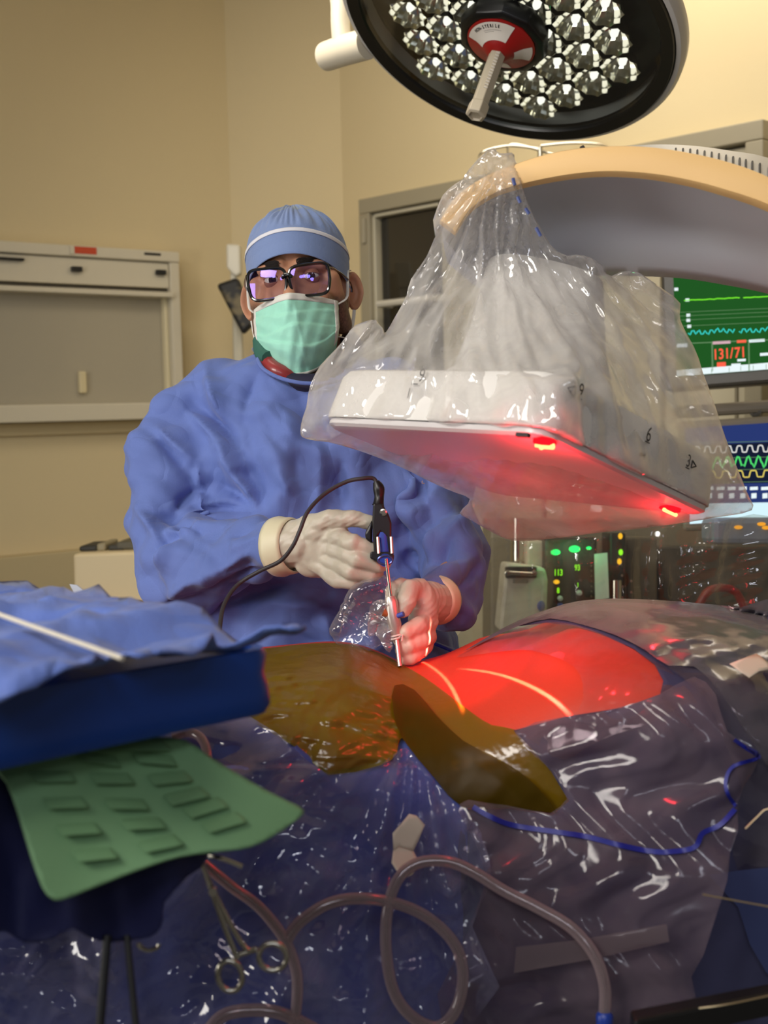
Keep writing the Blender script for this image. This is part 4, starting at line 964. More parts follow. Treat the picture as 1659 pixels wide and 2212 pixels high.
# gown ---------------------------------------------------------------------------
M_gown = mat('gown_fabric', (96, 116, 180), .72, bs=340, bd=.0003, var=.04, sheen=.15, spec=.3, ridge=((5.0, .034), (13, .010)))
s = MB()
def cap2(a, b, r0, r1): s.capsule(P(*a), P(*b), r0, r1, 24)
# torso as stacked ovals: (y, left x, right x, depth centre, half depth)
rg = []
for y, xl, xr, d, hd in ((762, 560, 760, 1.93, .05), (776, 530, 785, 1.93, .066), (800, 462, 845, 1.93, .080), (840, 418, 885, 1.93, .092), (900, 392, 912, 1.925, .108), (980, 392, 915, 1.92, .118), (1080, 400, 915, 1.92, .122), (1180, 398, 925, 1.92, .125), (1300, 385, 945, 1.92, .13), (1400, 372, 960, 1.92, .135), (1600, 355, 980, 1.92, .14), (2200, 330, 1010, 1.92, .15)):
    cx = (xl+xr)/2; a = P(cx, y, d); rg.append(oval(a, RT, FW, (xr-xl)/2*d/F, hd, 48, .82))
loft(s, rg)
cap2((478, 850, 1.93), (400, 915, 1.915), .058, .056); cap2((400, 905, 1.915), (352, 1010, 1.90), .055, .050); cap2((420, 960, 1.9), (400, 1080, 1.88), .06, .06)
cap2((370, 985, 1.90), (364, 1170, 1.83), .056, .052); cap2((345, 1120, 1.86), (375, 1225, 1.82), .048, .052)
cap2((372, 1222, 1.81), (480, 1212, 1.73), .060, .056); cap2((480, 1212, 1.73), (584, 1184, 1.668), .054, .033); cap2((420, 1180, 1.78), (545, 1176, 1.70), .05, .036)
cap2((845, 850, 1.93), (900, 920, 1.92), .060, .066); cap2((900, 920, 1.92), (965, 1120, 1.88), .068, .058)
cap2((960, 1080, 1.88), (985, 1215, 1.82), .060, .054); cap2((985, 1190, 1.81), (975, 1310, 1.73), .052, .042); cap2((980, 1270, 1.76), (935, 1290, 1.655), .048, .034)
def gown_fix(o):
    a = co(o); n_ = normals(o); v = a-C0n; d = v@FWn; X = 829.5+F*(v@RTn)/d; Y = 1106-F*(v@UPn)/d    # modelling aid: where each fold lies on the body
    front = np.clip(-(n_@FWn)*1.6+.15, 0, 1)
    # cut the neck opening back
    dsp = np.zeros(len(a))
    # authored folds: (x0,y0,x1,y1, width m, height m) ridge (+) or valley (-)
    FO = [(440, 790, 470, 930, .012, .010), (470, 930, 530, 1060, .012, .009), (560, 800, 520, 900, .012, -.007), (520, 900, 560, 1080, .014, -.006), (410, 860, 520, 985, .010, -.012), (520, 985, 560, 1060, .010, -.009),
          (395, 880, 470, 960, .008, .009), (335, 945, 400, 1015, .008, -.012), (400, 1015, 460, 1085, .008, -.008), (345, 930, 410, 990, .008, .008),
          (330, 1110, 420, 1135, .007, -.014), (300, 1098, 345, 1180, .007, .009), (345, 1150, 425, 1120, .007, .012), (330, 1190, 400, 1125, .009, -.014), (345, 1240, 380, 1170, .009, .010), (425, 1118, 560, 1115, .008, .010), (420, 1100, 540, 1108, .008, -.014), (380, 1100, 440, 1050, .007, -.010),
          (360, 1290, 440, 1245, .009, .008), (440, 1245, 560, 1175, .008, .007), (430, 1290, 560, 1225, .009, -.009), (480, 1160, 600, 1130, .006, -.006), (500, 1190, 610, 1150, .006, .006), (560, 1215, 618, 1180, .006, .006), (470, 1250, 610, 1200, .007, .005),
          (450, 1040, 560, 1100, .008, -.008), (430, 1000, 440, 1110, .010, .010), (500, 1020, 560, 1105, .007, .009), (560, 990, 570, 1100, .010, -.007), (600, 1000, 640, 1080, .009, .006), (640, 960, 650, 1060, .012, -.006),
          (330, 1310, 470, 1305, .008, -.014), (470, 1305, 640, 1260, .008, -.012), (400, 1330, 470, 1320, .008, .008), (560, 1290, 720, 1310, .012, .006), (600, 1340, 700, 1400, .012, -.007), (700, 1310, 730, 1400, .012, .008), (650, 1280, 760, 1340, .010, -.006),
          (700, 990, 690, 1110, .014, .006), (740, 980, 745, 1100, .010, -.008), (870, 1010, 900, 1160, .010, .012), (905, 1020, 935, 1130, .010, -.012), (945, 1060, 910, 1160, .009, .009), (960, 1130, 910, 1215, .009, .009), (985, 1150, 920, 1230, .008, -.010), (1020, 1120, 960, 1180, .009, .007), (1040, 1200, 1010, 1290, .009, -.008), (930, 1240, 1030, 1220, .009, .007), (940, 1320, 1010, 1340, .010, -.006), (880, 1180, 900, 1240, .010, -.010), (470, 1000, 560, 1010, .010, .004),
          (620, 860, 640, 960, .02, .004), (560, 880, 600, 960, .014, -.005), (480, 1080, 420, 1110, .006, .006)]
    for x0, y0, x1, y1, w, hh in FO:
        dx, dy = x1-x0, y1-y0; L2 = dx*dx+dy*dy; t = ((X-x0)*dx+(Y-y0)*dy)/L2; tc = t.clip(0, 1)
        bow = math.sin(x0*1.3+y0)*.06*math.sqrt(L2)
        px_ = x0+dx*tc-dy/math.sqrt(L2)*bow*np.sin(tc*math.pi); py_ = y0+dy*tc+dx/math.sqrt(L2)*bow*np.sin(tc*math.pi)
        dist = np.hypot(X-px_, Y-py_)/1380.; side = ((X-px_)*dy-(Y-py_)*dx)/math.sqrt(L2)/1380.
        k = dist/w; pr_ = np.exp(-np.abs(k)**1.3)*(1+.0*side)
        dsp += hh*2.6*pr_*np.clip(np.sin(tc*math.pi), .25, 1)*(np.abs(t-.5) < .9)
    dsp = dsp.clip(-.017, .026)*front*(d < 1.97)
    q = a*np.array([1, 1, .62]); fold = crumple(q, 21, 6.0, 4, .5)*.017+crumple(a, 31, 12, 3, .4)*.008+crumple(a, 35, 26, 3, .4)*.0035
    soft = np.clip((Y-800)/80, .15, 1)
    wr_ = np.clip(np.hypot(X-600, Y-1182)/90-.15, .12, 1)*np.clip(np.hypot(X-935, Y-1290)/80-.15, .12, 1)
    a += n_*((dsp+fold*soft)*wr_)[:, None]; setco(o, a)
def gown_all(o):
    gown_fix(o); smooth_mesh(o, 1)
    a = co(o); v = a-C0n; d = v@FWn; X = 829.5+F*(v@RTn)/d; Y = 1106-F*(v@UPn)/d
    nl = 824-((X-668)/104)**2*50; kill = (np.abs(X-668) < 104)&(Y < nl)
    bm = bmesh.new(); bm.from_mesh(o.data); bm.verts.ensure_lookup_table()
    bmesh.ops.delete(bm, geom=[bm.verts[i] for i in np.nonzero(kill)[0]], context='VERTS'); bm.to_mesh(o.data); bm.free()
gown = s.build('gown', M_gown, man, remesh=.0045, sm=5, fn=gown_all, angle=180)
MB().tube(catmull([P(556, 775, 1.865), P(570, 798, 1.84), P(610, 818, 1.822), P(665, 828, 1.815), P(730, 822, 1.83), P(775, 795, 1.87)], 8), .0030, 8).build('neck_binding', M_gown, gown)

# gloved hands ----------------------------------------------------------------------
M_glove = mat('glove_latex', (192, 184, 166), .42, bs=200, bd=.0004, sub=.05, spec=.5)
M_cuff = mat('glove_cuff', (216, 208, 176), .45)
def wr(amp=.0008):
    def f(o):
        a = co(o); setco(o, a+normals(o)*(crumple(a, 4, 60, 4)*amp+wav(a, 9, 140)*amp*.4)[:, None])
    return f
def chain(s, pts, rr):
    for i in range(len(pts)-1): s.capsule(P(*pts[i]), P(*pts[i+1]), rr[i], rr[i+1], 14)
s = MB()
wc = P(622, 1178, 1.64)
# palm and back of the hand
chain(s, [(612, 1178, 1.645), (650, 1176, 1.635)], [.034, .031]); s.ell(P(690, 1180, 1.62), RT*.040+FW*-.006, UP*.036, FW*.019); s.ell(P(700, 1150, 1.615), RT*.034, UP*.020, FW*.017); s.ell(P(690, 1215, 1.63), RT*.036, UP*.022, FW*.018)
s.ell(P(655, 1150, 1.63), RT*.03, UP*.020, FW*.02)
for y in (1160, 1188, 1214, 1236): chain(s, [(650, 1140+(y-1140)*.6, 1.63), (728-(y-1160)*.15, y, 1.603+(y-1160)*.0001)], [.017, .0125])
chain(s, [(664, 1142, 1.625), (712, 1122, 1.60), (762, 1120, 1.588), (797, 1128, 1.590)], [.018, .0135, .0115, .0098])      # thumb
chain(s, [(727, 1160, 1.60), (765, 1174, 1.575), (806, 1188, 1.580), (828, 1186, 1.60)], [.0135, .0120, .0108, .0095])       # index
chain(s, [(726, 1190, 1.60), (772, 1208, 1.572), (816, 1220, 1.578), (832, 1216, 1.60)], [.0132, .0118, .0105, .009])        # middle
chain(s, [(718, 1214, 1.605), (758, 1234, 1.58), (798, 1242, 1.585), (815, 1238, 1.60)], [.0125, .0112, .0100, .009])         # ring
chain(s, [(706, 1236, 1.61), (728, 1256, 1.592), (760, 1258, 1.590), (778, 1250, 1.60)], [.0110, .0100, .0092, .008])        # little
s.build('glove', M_glove, man, remesh=.0016, sm=3, fn=wr(.0009), angle=180)
def cuff(c, ax, r, L_, nm='glove_cuff'):
    MB().lathe(c, ax, [(r*.93, -.002), (r*1.06, -.003), (r*1.08, .004), (r*1.02, .012), (r*1.0, L_), (r*.93, L_+.006)], 40, cap=False).build(nm, M_cuff, man, angle=180, solid=.001)
cuff(P(603, 1181, 1.655), P(660, 1176, 1.63)-P(603, 1181, 1.655), .0385, .022)
s = MB()
chain(s, [(938, 1300, 1.65), (915, 1300, 1.615)], [.030, .027]); s.ell(P(915, 1315, 1.60), RT*.020, UP*.036, FW*.028); s.ell(P(908, 1360, 1.59), RT*.018, UP*.036, FW*.026)
chain(s, [(905, 1278, 1.60), (885, 1274, 1.575), (880, 1300, 1.560), (870, 1318, 1.558)], [.018, .0140, .0130, .0110])                 # thumb
chain(s, [(900, 1275, 1.61), (868, 1266, 1.600), (850, 1276, 1.590), (846, 1292, 1.585)], [.014, .0115, .0105, .009])          # index over the top
chain(s, [(922, 1345, 1.595), (905, 1352, 1.560), (878, 1368, 1.548), (864, 1382, 1.552)], [.0150, .0125, .0115, .0095])           # middle
chain(s, [(922, 1375, 1.595), (908, 1384, 1.560), (884, 1396, 1.548), (868, 1406, 1.552)], [.0140, .0122, .0110, .0092])          # ring
chain(s, [(918, 1395, 1.595), (905, 1408, 1.565), (890, 1420, 1.552), (878, 1424, 1.552)], [.0120, .0108, .0098, .0085])        # little
s.build('glove', M_glove, man, remesh=.0016, sm=3, fn=wr(.0008), angle=180)
cuff(P(946, 1296, 1.665), P(915, 1300, 1.615)-P(946, 1296, 1.665), .0315, .016)

# instruments held in the hands -------------------------------------------------------
M_bp = mat('handle_plastic', (16, 16, 18), .38); M_blue = mat('core_blue', (30, 62, 160), .35)
ih = empty('camera_handle', P(825, 1140, 1.585), 'black instrument handle with blue core and cable held in the left gloved hand', 'instrument')
ih['label'] = 'black camera handle with a blue core and cable held in the upper gloved hand'
MB().tube(catmull([P(812, 1040, 1.575), P(818, 1055, 1.575), P(819, 1075, 1.574), P(817, 1092, 1.572)], 4), [.0042, .0050, .0062, .0072, .0078, .0076, .0072, .0066, .0064, .0066, .007, .0075, .008], 16).build('cable_boot', M_bp, ih)
hb = lambda q, t, nm, m, bv=.002, par=ih: MB().prism([P(*p) for p in q], FW*t).build(nm, m, par, False, bevel=bv)
hb([(806, 1088, 1.562), (826, 1088, 1.562), (840, 1112, 1.562), (846, 1130, 1.562), (845, 1205, 1.562), (838, 1212, 1.562), (834, 1160, 1.562), (822, 1150, 1.562), (814, 1162, 1.562), (817, 1205, 1.562), (808, 1205, 1.562), (804, 1130, 1.562)], .022, 'handle_body', M_bp, .003)
hb([(804, 1122, 1.568), (804, 1175, 1.568), (790, 1165, 1.568), (788, 1152, 1.568)], .014, 'trigger', M_bp, .003)
hb([(800, 1192, 1.556), (846, 1192, 1.556), (852, 1200, 1.556), (850, 1212, 1.556), (812, 1213, 1.556), (799, 1206, 1.556)], .022, 'end_plate', M_bp, .002)
MB().tube([P(828, 1150, 1.572), P(830, 1195, 1.570)], .010, 18).build('blue_core', M_blue, ih)
for x in (817, 846): MB().tube([P(x-1, 1160, 1.560), P(x+1, 1196, 1.556)], .0024, 10).build('guide_pin', M_chr, ih)
MB().lathe(P(828, 1107, 1.561), -FW, [(.0048, -.002), (.0048, .0012), (.003, .0016), (.003, .0004), (.0005, .0004)], 16).build('screw', M_chr, ih)
MB().tube([P(832, 1210, 1.553)+(RT*math.cos(t)+UP*.6*math.sin(t))*.0092 for t in [2*math.pi*i/20 for i in range(20)]], .0016, 8, closed=True).build('socket_ring', mat('ring_blue_grey', (70, 84, 140), .25, metal=.6), ih)
MB().lathe(P(832, 1210, 1.555), -FW, [(.0085, 0), (.0085, .002)], 16).build('socket', M_blue, ih)
shaft = MB().tube([P(834, 1207, 1.553), P(845, 1292, 1.55)], .0024, 12).build('shaft', M_chr, ih)
cb = catmull([P(813, 1042, 1.575), P(805, 1033, 1.575), P(780, 1034, 1.57), P(745, 1042, 1.57), P(700, 1068, 1.56), P(665, 1105, 1.54), P(648, 1145, 1.53), P(632, 1180, 1.53), P(605, 1212, 1.54), P(560, 1234, 1.55), (P(515, 1262, 1.55)), P(487, 1300, 1.52), P(476, 1345, 1.48), P(472, 1440, 1.42)], 8)
MB().tube(cb, .0027, 10).build('cable', mat('cable_grey', (52, 48, 50), .55), ih)
cn = empty('cannula', P(850, 1340, 1.545), 'steel cannula with white hub and cable tie entering the skin between the gloved fingers', 'cannula')
M_hub = mat('hub_silver', (190, 180, 172), .3, metal=.6)
MB().tube([P(842, 1290, 1.55), P(845, 1300, 1.549), P(848, 1330, 1.548), P(853, 1350, 1.546), P(856, 1372, 1.545)], [.0068, .0085, .0088, .0088, .0060], 20).build('hub', M_hub, cn)
MB().tube([P(856, 1370, 1.545), P(864, 1440, 1.528)], .0034, 14).build('tube', mat('tube_steel', (180, 172, 164), .25, metal=.8), cn)
MB().tube([P(846, 1330, 1.546), P(828, 1322, 1.546)], [.004, .0055], 10).build('stopcock', mat('stopcock_amber', (160, 90, 50), .35), cn)
MB().tube([P(850, 1334, 1.546), P(872, 1326, 1.54)], [.0035, .0035], 10).build('side_port', mat('port_blue', (60, 80, 170), .35), cn)
for y in (1372, 1378): MB().tube([P(857, y, 1.545)+(RT*math.cos(t)+FW*math.sin(t)+UP*.25*math.cos(t))*.0068 for t in [2*math.pi*i/18 for i in range(18)]], .0012, 6, closed=True).build('cable_tie', mat('tie_white', (214, 208, 200), .4), cn)
MB().tube([P(862, 1376, 1.54), P(870, 1372, 1.535), P(868, 1384, 1.535)], .0012, 6).build('tie_tail', mat('tie_white', (214, 208, 200), .4), cn)
# small crumpled sleeve of clear film hanging beside the cannula
M_clear = film('clear_film', (252, 252, 252), (225, 228, 235), .02, .06, .05, edge=.22, trans=.3)
sb = [(845, 1262), (800, 1266), (760, 1288), (735, 1320), (724, 1370), (728, 1396), (790, 1404), (830, 1396), (850, 1400), (842, 1340)]
def sbd(a): return crumple(a, 41, 24, 4)*.010+crumple(a, 43, 70, 4)*.004
o = sheet('clear_sleeve', sb, lambda x, y: 1.56+.0*x, M_clear, None, step=5, disp=sbd, back=lambda x, y: 1.60)
tag(o, 'small crumpled clear plastic sleeve hanging left of the cannula', 'plastic sleeve')
ob2 = [(800, 1310), (830, 1296), (850, 1330), (846, 1400), (835, 1405), (815, 1375), (795, 1370)]
o2 = sheet('inner_fold', ob2, lambda x, y: 1.545, film('clear_film_dense', (250, 250, 250), (235, 235, 235), .14, .16, .06, edge=.5), None, step=4, disp=lambda a: crumple(a, 45, 55, 5)*.008)
off = o2; o2.parent = o
# ------------------------------------------------------------------ drapes over the patient
def zdep(x, y, z):
    p = onplane(x, y, Vector((0, 0, z)), Z); return (p-C0).dot(FW)
def fold(seed, f, a, f2=0, a2=0, st=(1, 1, 1)):
    st = np.array(st)
    def g(v): 
        d = crumple(v*st, seed, f, 5)*a
        if a2: d = d+crumple(v*st, seed+1, f2, 4)*a2
        return -np.outer(d*np.clip((1.50-v[:, 1])/.2, .12, 1), FWn)
    return g
M_navy = mat('drape_navy', (50, 52, 82), .8, bs=260, bd=.0003, var=.08); M_blued = mat('drape_blue', (64, 80, 148), .75, bs=260, bd=.0003, var=.10)
EDGE = [(1120, 1352), (1180, 1345), (1240, 1352), (1300, 1370), (1370, 1402), (1415, 1436), (1432, 1470), (1425, 1500), (1340, 1528), (1230, 1548), (1110, 1578), (1150, 1618), (1190, 1665), (1228, 1728), (1192, 1760), (1100, 1748), (1000, 1748)]
side = EDGE+[(980, 1900), (960, 2240), (1700, 2240), (1700, 1326), (1560, 1310), (1420, 1304), (1330, 1303), (1250, 1308), (1190, 1326)]
sd_ = sheet('side_drape', side, lambda x, y: surf(x, y, .006), M_navy, None, step=12, round_=0, disp=fold(61, 8, .006, 20, .002), solid=.0008)
tag(sd_, 'dark navy fabric drape over the chest and near side of the table at right', 'drape')
left = [(1010, 1742), (940, 1680), (868, 1590), (858, 1620), (820, 1648), (710, 1668), (640, 1608), (540, 1550), (590, 1500), (480, 1440), (300, 1440), (-30, 1455), (-650, 1500), (-700, 2240), (1000, 2240), (1010, 1900)]
ld_ = sheet('under_drape', left, lambda x, y: surf(x, y, .010), M_blued, None, step=12, round_=0, disp=fold(65, 7, .007, 18, .003, (1, 1, .5)), solid=.0008)
tag(ld_, 'blue fabric drape hanging on the near side of the table at left', 'drape')

# amber iodine film
M_amb = film('amber_film', (220, 186, 56), (128, 112, 20), .62, .05, .22, bs=26, bd=.005, trans=.2, edge=.25, gedge=.15)
M_amb_shade = film('amber_film_shade', (150, 116, 26), (98, 78, 14), .42, .008, .4, bs=14, bd=.002, trans=.1, edge=.2, gedge=.06)  # dark film colour stands for shade along the fold, not a second layer
amb = [(525, 1414), (600, 1398), (650, 1392), (700, 1389), (760, 1392), (820, 1411), (868, 1435), (915, 1462), (965, 1498), (1020, 1540), (1062, 1566), (1112, 1576), (1150, 1616), (1190, 1665), (1228, 1730), (1192, 1757), (1100, 1745), (1000, 1745), (940, 1683), (868, 1592), (858, 1622), (820, 1650), (710, 1670), (640, 1610), (530, 1550), (520, 1500)]
def ambd(a):
    v = a-C0n; d = v@FWn; X = 829.5+F*(v@RTn)/d; Y = 1106-F*(v@UPn)/d
    k = np.clip((Y-(1432+np.clip(X-600, 0, 400)*.22))/18, 0, 1)*np.clip((900-X)/40, 0, 1); k2 = np.clip((Y-1560)/60, 0, 1)
    q = (crumple(a, 71, 26, 5)+.7).clip(0, 3)*.009+crumple(a, 73, 60, 4)*.003
    return -np.outer(q*k+crumple(a, 75, 16, 4)*.004*k2+.004*k, FWn)
af = sheet('amber_film_drape', amb, lambda x, y: surf(x, y, .005), M_amb, None, step=6, round_=2, disp=ambd)
tag(af, 'wrinkled amber adhesive film over the hip and flank of the patient', 'adhesive film')
am2 = [(852, 1480), (895, 1490), (945, 1548), (1000, 1600), (1060, 1630), (1120, 1665), (1160, 1700), (1200, 1750), (1190, 1757), (1100, 1745), (1000, 1745), (940, 1683), (872, 1600), (850, 1540)]  # outline of the shade painted down the curve of the body
o = sheet('shade_strip', am2, lambda x, y: surf(x, y, .016), M_amb_shade, None, step=7, round_=2, disp=fold(77, 14, .003, 30, .0015)); o.parent = af; tag(o, 'dark strip painted as shade on the amber film')

# clear sheets -----------------------------------------------------------------------
M_cl1 = film('clear_drape_film', (246, 240, 248), (160, 158, 192), .27, .055, .08, bs=10, bd=.005, trans=.3, edge=.3, streak=.6)
M_cl2 = film('pouch_film', (236, 226, 232), (140, 122, 134), .34, .025, .12, bs=8, bd=.002, trans=.25, edge=.3, streak=.35, gedge=.15)
M_chest = film('chest_film', (205, 205, 210), (112, 112, 118), .64, .08, .16, bs=10, bd=.004, trans=.15, edge=.3, streak=.2)
chest = [(1000, 1408), (1060, 1372), (1120, 1340), (1190, 1314), (1250, 1298), (1330, 1293), (1420, 1296), (1500, 1302), (1600, 1312), (1700, 1322), (1700, 1700), (1650, 1640), (1560, 1500), (1500, 1440), (1440, 1436), (1390, 1402), (1330, 1372), (1260, 1350), (1190, 1336), (1120, 1352), (1050, 1384)]
tag(sheet('chest_drape', chest, lambda x, y: surf(x, y, .016), M_chest, None, step=7, round_=2, disp=fold(81, 14, .008, 34, .005, (1, 1, 1.6))), 'wrinkled smoky grey plastic drape over the chest at the right', 'plastic drape')
skin_f = [(985, 1420), (1050, 1388), (1110, 1362), (1180, 1344), (1250, 1352), (1320, 1378), (1390, 1416), (1450, 1450), (1505, 1515), (1480, 1520), (1400, 1560), (1290, 1600), (1215, 1640), (1150, 1600), (1112, 1574), (1230, 1548), (1260, 1500), (1240, 1440), (1150, 1405), (1060, 1410)]
M_sf = film('skin_film', (252, 236, 234), (205, 150, 150), .03, .05, .12, bs=10, bd=.003, trans=.3, edge=.25, streak=.5)
tag(sheet('skin_film', skin_f, lambda x, y: surf(x, y, .010), M_sf, None, step=7, round_=3, disp=fold(83, 16, .005, 40, .002)), 'clear adhesive film edge around the red lit bare skin', 'adhesive film')
cl = [(360, 1584), (430, 1560), (520, 1548), (560, 1556), (640, 1612), (710, 1674), (820, 1655), (858, 1624), (880, 1620), (940, 1692), (1000, 1752), (1040, 1800), (1060, 1900), (1020, 2000), (1010, 2240), (-40, 2240), (-40, 1980), (100, 1900), (300, 1700)]
def cldep(x, y): return surf(x, y, .045 if y > 1650 else .02)-.00006*max(0, y-1650)
def cld(a):
    g = np.array(P(900, 1560, 1.2)); v = a-g; x = v@RTn; y = -(v@UPn); th = np.arctan2(x, y); r = np.hypot(x, y)
    f = np.abs(((th*3.3+np.sin(r*14)*.25+np.sin(th*5)*.3) % 1)*2-1)*2-1; s_ = np.clip(r/.06, 0, 1)
    return -np.outer(f*.010*s_+crumple(a, 91, 11, 5)*.011+crumple(a, 93, 26, 4)*.006+crumple(a, 95, 60, 3)*.002, FWn)
cd = sheet('clear_side_drape', cl, cldep, M_cl1, None, step=8, round_=2, disp=cld)
tag(cd, 'large creased clear plastic sheet over the blue drape at the lower left', 'plastic drape')
po = [(1112, 1582), (1230, 1552), (1340, 1530), (1430, 1500), (1500, 1462), (1545, 1500), (1570, 1580), (1640, 1634), (1602, 1700), (1592, 1790), (1570, 1900), (1540, 2010), (1500, 2120), (1468, 2240), (960, 2240), (1000, 2050), (1050, 1900), (1010, 1790), (990, 1752), (1012, 1728), (1100, 1745), (1190, 1760), (1228, 1730), (1190, 1665)]
pod = fold(101, 9, .011, 26, .006)
def podep(x, y): return surf(x, y, .03+.03*max(0, min(1, (y-1700)/200)))-.00005*max(0, y-1700)
pu = sheet('fluid_pouch_drape', po, podep, M_cl2, None, step=8, round_=2, disp=pod)
tag(pu, 'milky clear fluid pouch with a dark blue seam below the bare skin', 'plastic drape')
TPU = bvh(pu)
def on(t, x, y, off, fb=1.1):
    h, n_, d = ray(t, x, y); return P(x, y, (d if h else fb)-off)
def ribbon(path, hw):
    n_ = len(path); s = MB()
    for i, p in enumerate(path):
        t = (path[min(i+1, n_-1)]-path[max(i-1, 0)]).normalized(); q = Vector((-t.y, t.x, 0))
        for k in (-1, 0, 1): r_ = p+q*hw*k; s.v.append(on(TPU, r_.x, r_.y, .003))
    for i in range(n_-1):
        for k in (0, 1): s.f.append((i*3+k, i*3+k+1, i*3+k+4, i*3+k+3))
    s.solidify = True; return RB(s)
class RB:
    def __init__(s, m): s.m = m
    def build(s, name, m, parent): return s.m.build(name, m, parent, solid=.0008)
M_seam = mat('seam_blue', (22, 30, 130), .5)
seam = catmull([(x, y, 0) for x, y in ((1022, 1743), (1055, 1762), (1105, 1782), (1200, 1797), (1270, 1808), (1340, 1826), (1400, 1838), (1450, 1840), (1500, 1830), (1518, 1800), (1555, 1782), (1588, 1748))], 8)
ribbon(seam, 5.5).build('blue_seam', M_seam, pu)
seam = catmull([(x, y, 0) for x, y in ((1590, 1742), (1572, 1715), (1568, 1685), (1585, 1655), (1638, 1636), (1610, 1615), (1586, 1598))], 6)
ribbon(seam, 4).build('blue_seam', M_seam, pu)
stp = [(1115, 2046), (1250, 2030), (1440, 1996), (1446, 2034), (1280, 2072), (1110, 2102)]
o = sheet('pouch_strip', stp, lambda x, y: podep(x, y)-.012, film('strip_film', (220, 210, 216), (150, 132, 138), .5, .05, .2, edge=.2), None, step=10, round_=0); o.parent = pu
# right of the pouch: dark board and bar
tag(sheet('arm_board_drape', [(1530, 1890), (1600, 1880), (1700, 1870), (1700, 2140), (1655, 2100), (1620, 2040), (1595, 1960)], lambda x, y: surf(x, y, .02), mat('board_navy', (44, 54, 96), .7), None, step=12, round_=0), 'flat dark blue drape panel at the right edge beside the pouch', 'drape')
MB_ = MB().quadbox([P(1370, 2205, 1.05), P(1700, 2140, 1.10), P(1700, 2190, 1.10), P(1370, 2260, 1.05)], (0, .02, 0))
tag(MB_.build('side_rail', M_black, None, False, bevel=.003), 'black table side rail at the lower right corner', 'rail')
M_wire = mat('wire_gold', (190, 170, 130), .3, metal=.8)
tag(MB().tube([P(1518, 1932, 1.06), P(1570, 1942, 1.06), P(1700, 1966, 1.06)], .0007, 6).build('wire', M_wire, None), 'thin golden wire sticking out at the right edge', 'wire')
tag(MB().tube(catmull([P(1510, 2178, 1.03), P(1580, 2168, 1.03), P(1700, 2142, 1.04)], 4), .0007, 6).build('wire', M_wire, None), 'thin pale wire lying along the black side rail', 'wire')
tag(MB().tube([P(1610, 1790, 1.10), P(1650, 1750, 1.10), P(1700, 1735, 1.10)], .0007, 6).build('wire', M_wire, None), 'short faint wire beside the blue seam corner', 'wire')

rc_ = [(1440, 1440), (1500, 1444), (1560, 1470), (1700, 1500), (1700, 1960), (1600, 1890), (1580, 1800), (1600, 1700), (1560, 1590), (1520, 1500)]
tag(sheet('clear_end_drape', rc_, lambda x, y: surf(x, y, .022), film('end_film', (225, 220, 228), (110, 104, 116), .25, .05, .12, bs=10, bd=.003, trans=.2, edge=.35, streak=.5), None, step=9, round_=2, disp=fold(103, 12, .008, 30, .003)), 'clear plastic sheet at the right edge outside the blue seam', 'plastic drape')
# tape
M_tp = mat('tape_white', (214, 196, 176), .6)
TCD = bvh(cd)
def tape(q, dep, lab):
    o = sheet('tape_strip', q, dep, M_tp, None, step=9, round_=0, solid=.0006); tag(o, lab, 'tape'); return o
t1 = tape([(884, 1758), (900, 1762), (918, 1782), (905, 1812), (893, 1838), (862, 1828), (850, 1838), (848, 1800), (866, 1780)], lambda x, y: cldep(x, y)-.022, 'folded white tape strip above the loop of tubing, upper half')
t2 = tape([(893, 1838), (908, 1868), (890, 1890), (868, 1900), (846, 1864), (850, 1832), (862, 1822)], lambda x, y: cldep(x, y)-.020-.0002*(y-1830), 'folded white tape strip holding the tubing, lower half')
t1['label'] = 'twisted white tape patch stuck above the tubing loop'; 
o = t2; t1p = t1; t2.name = 'tape_tail'; t2.parent = t1; del t2['label']; del t2['category']
tape([(1576, 1434), (1634, 1412), (1662, 1432), (1662, 1446), (1640, 1450), (1618, 1464)], lambda x, y: surf(x, y, .050), 'white tape patch on the smoky chest drape at the right edge')

# tubing -------------------------------------------------------------------------------
M_tube = film('tubing', (225, 205, 205), (205, 185, 190), .3, .06, .14, trans=.3, edge=.35)
def tubing(pts, r, lab, m=M_tube, nm='suction_tubing', off=.035):
    c = catmull([(x, y, 0) for x, y in pts], 8)
    o = MB().tube([P(p.x, p.y, cldep(p.x, p.y)-off) for p in c], r, 16).build(nm, m, None); tag(o, lab, 'tubing')
    MB().tube([P(p.x, p.y, cldep(p.x, p.y)-off) for p in c], r*.55, 10, cap=False).build('tube_bore', film('bore', (200, 180, 180), (140, 120, 124), .22, .1, .2, edge=.3), o)
    return o
lp = tubing([(1306, 2190), (1306, 2130), (1285, 2065), (1235, 2005), (1160, 1960), (1090, 1925), (1020, 1882), (965, 1861), (905, 1864), (862, 1896), (838, 1960), (834, 2050), (850, 2140), (890, 2196), (945, 2218), (985, 2180), (1000, 2110), (985, 2045), (935, 1990), (870, 1956), (790, 1941), (715, 1950), (650, 1990), (620, 2030)], .0058, 'long looped pinkish clear tubing held by white tape at the bottom')
MB().tube([P(1306, y, cldep(1306, y)-.035) for y in (2186, 2192, 2205, 2240)], [.0062, .0082, .0082, .0075], 14).build('blue_connector', M_blue, lp)
tubing([(440, 1865), (500, 1915), (560, 1960), (612, 2025), (638, 2090), (642, 2150), (632, 2240)], .0055, 'pink tinted tubing curving down right of the scissor clamp')
tubing([(440, 2240), (480, 2195), (540, 2182), (610, 2190), (700, 2235)], .0062, 'short clear tubing arc at the bottom edge left of centre')
tubing([(372, 1592), (405, 1582), (432, 1592), (446, 1620), (450, 1665)], .0050, 'short pale tubing behind the tray corner above the green pad', off=.01)
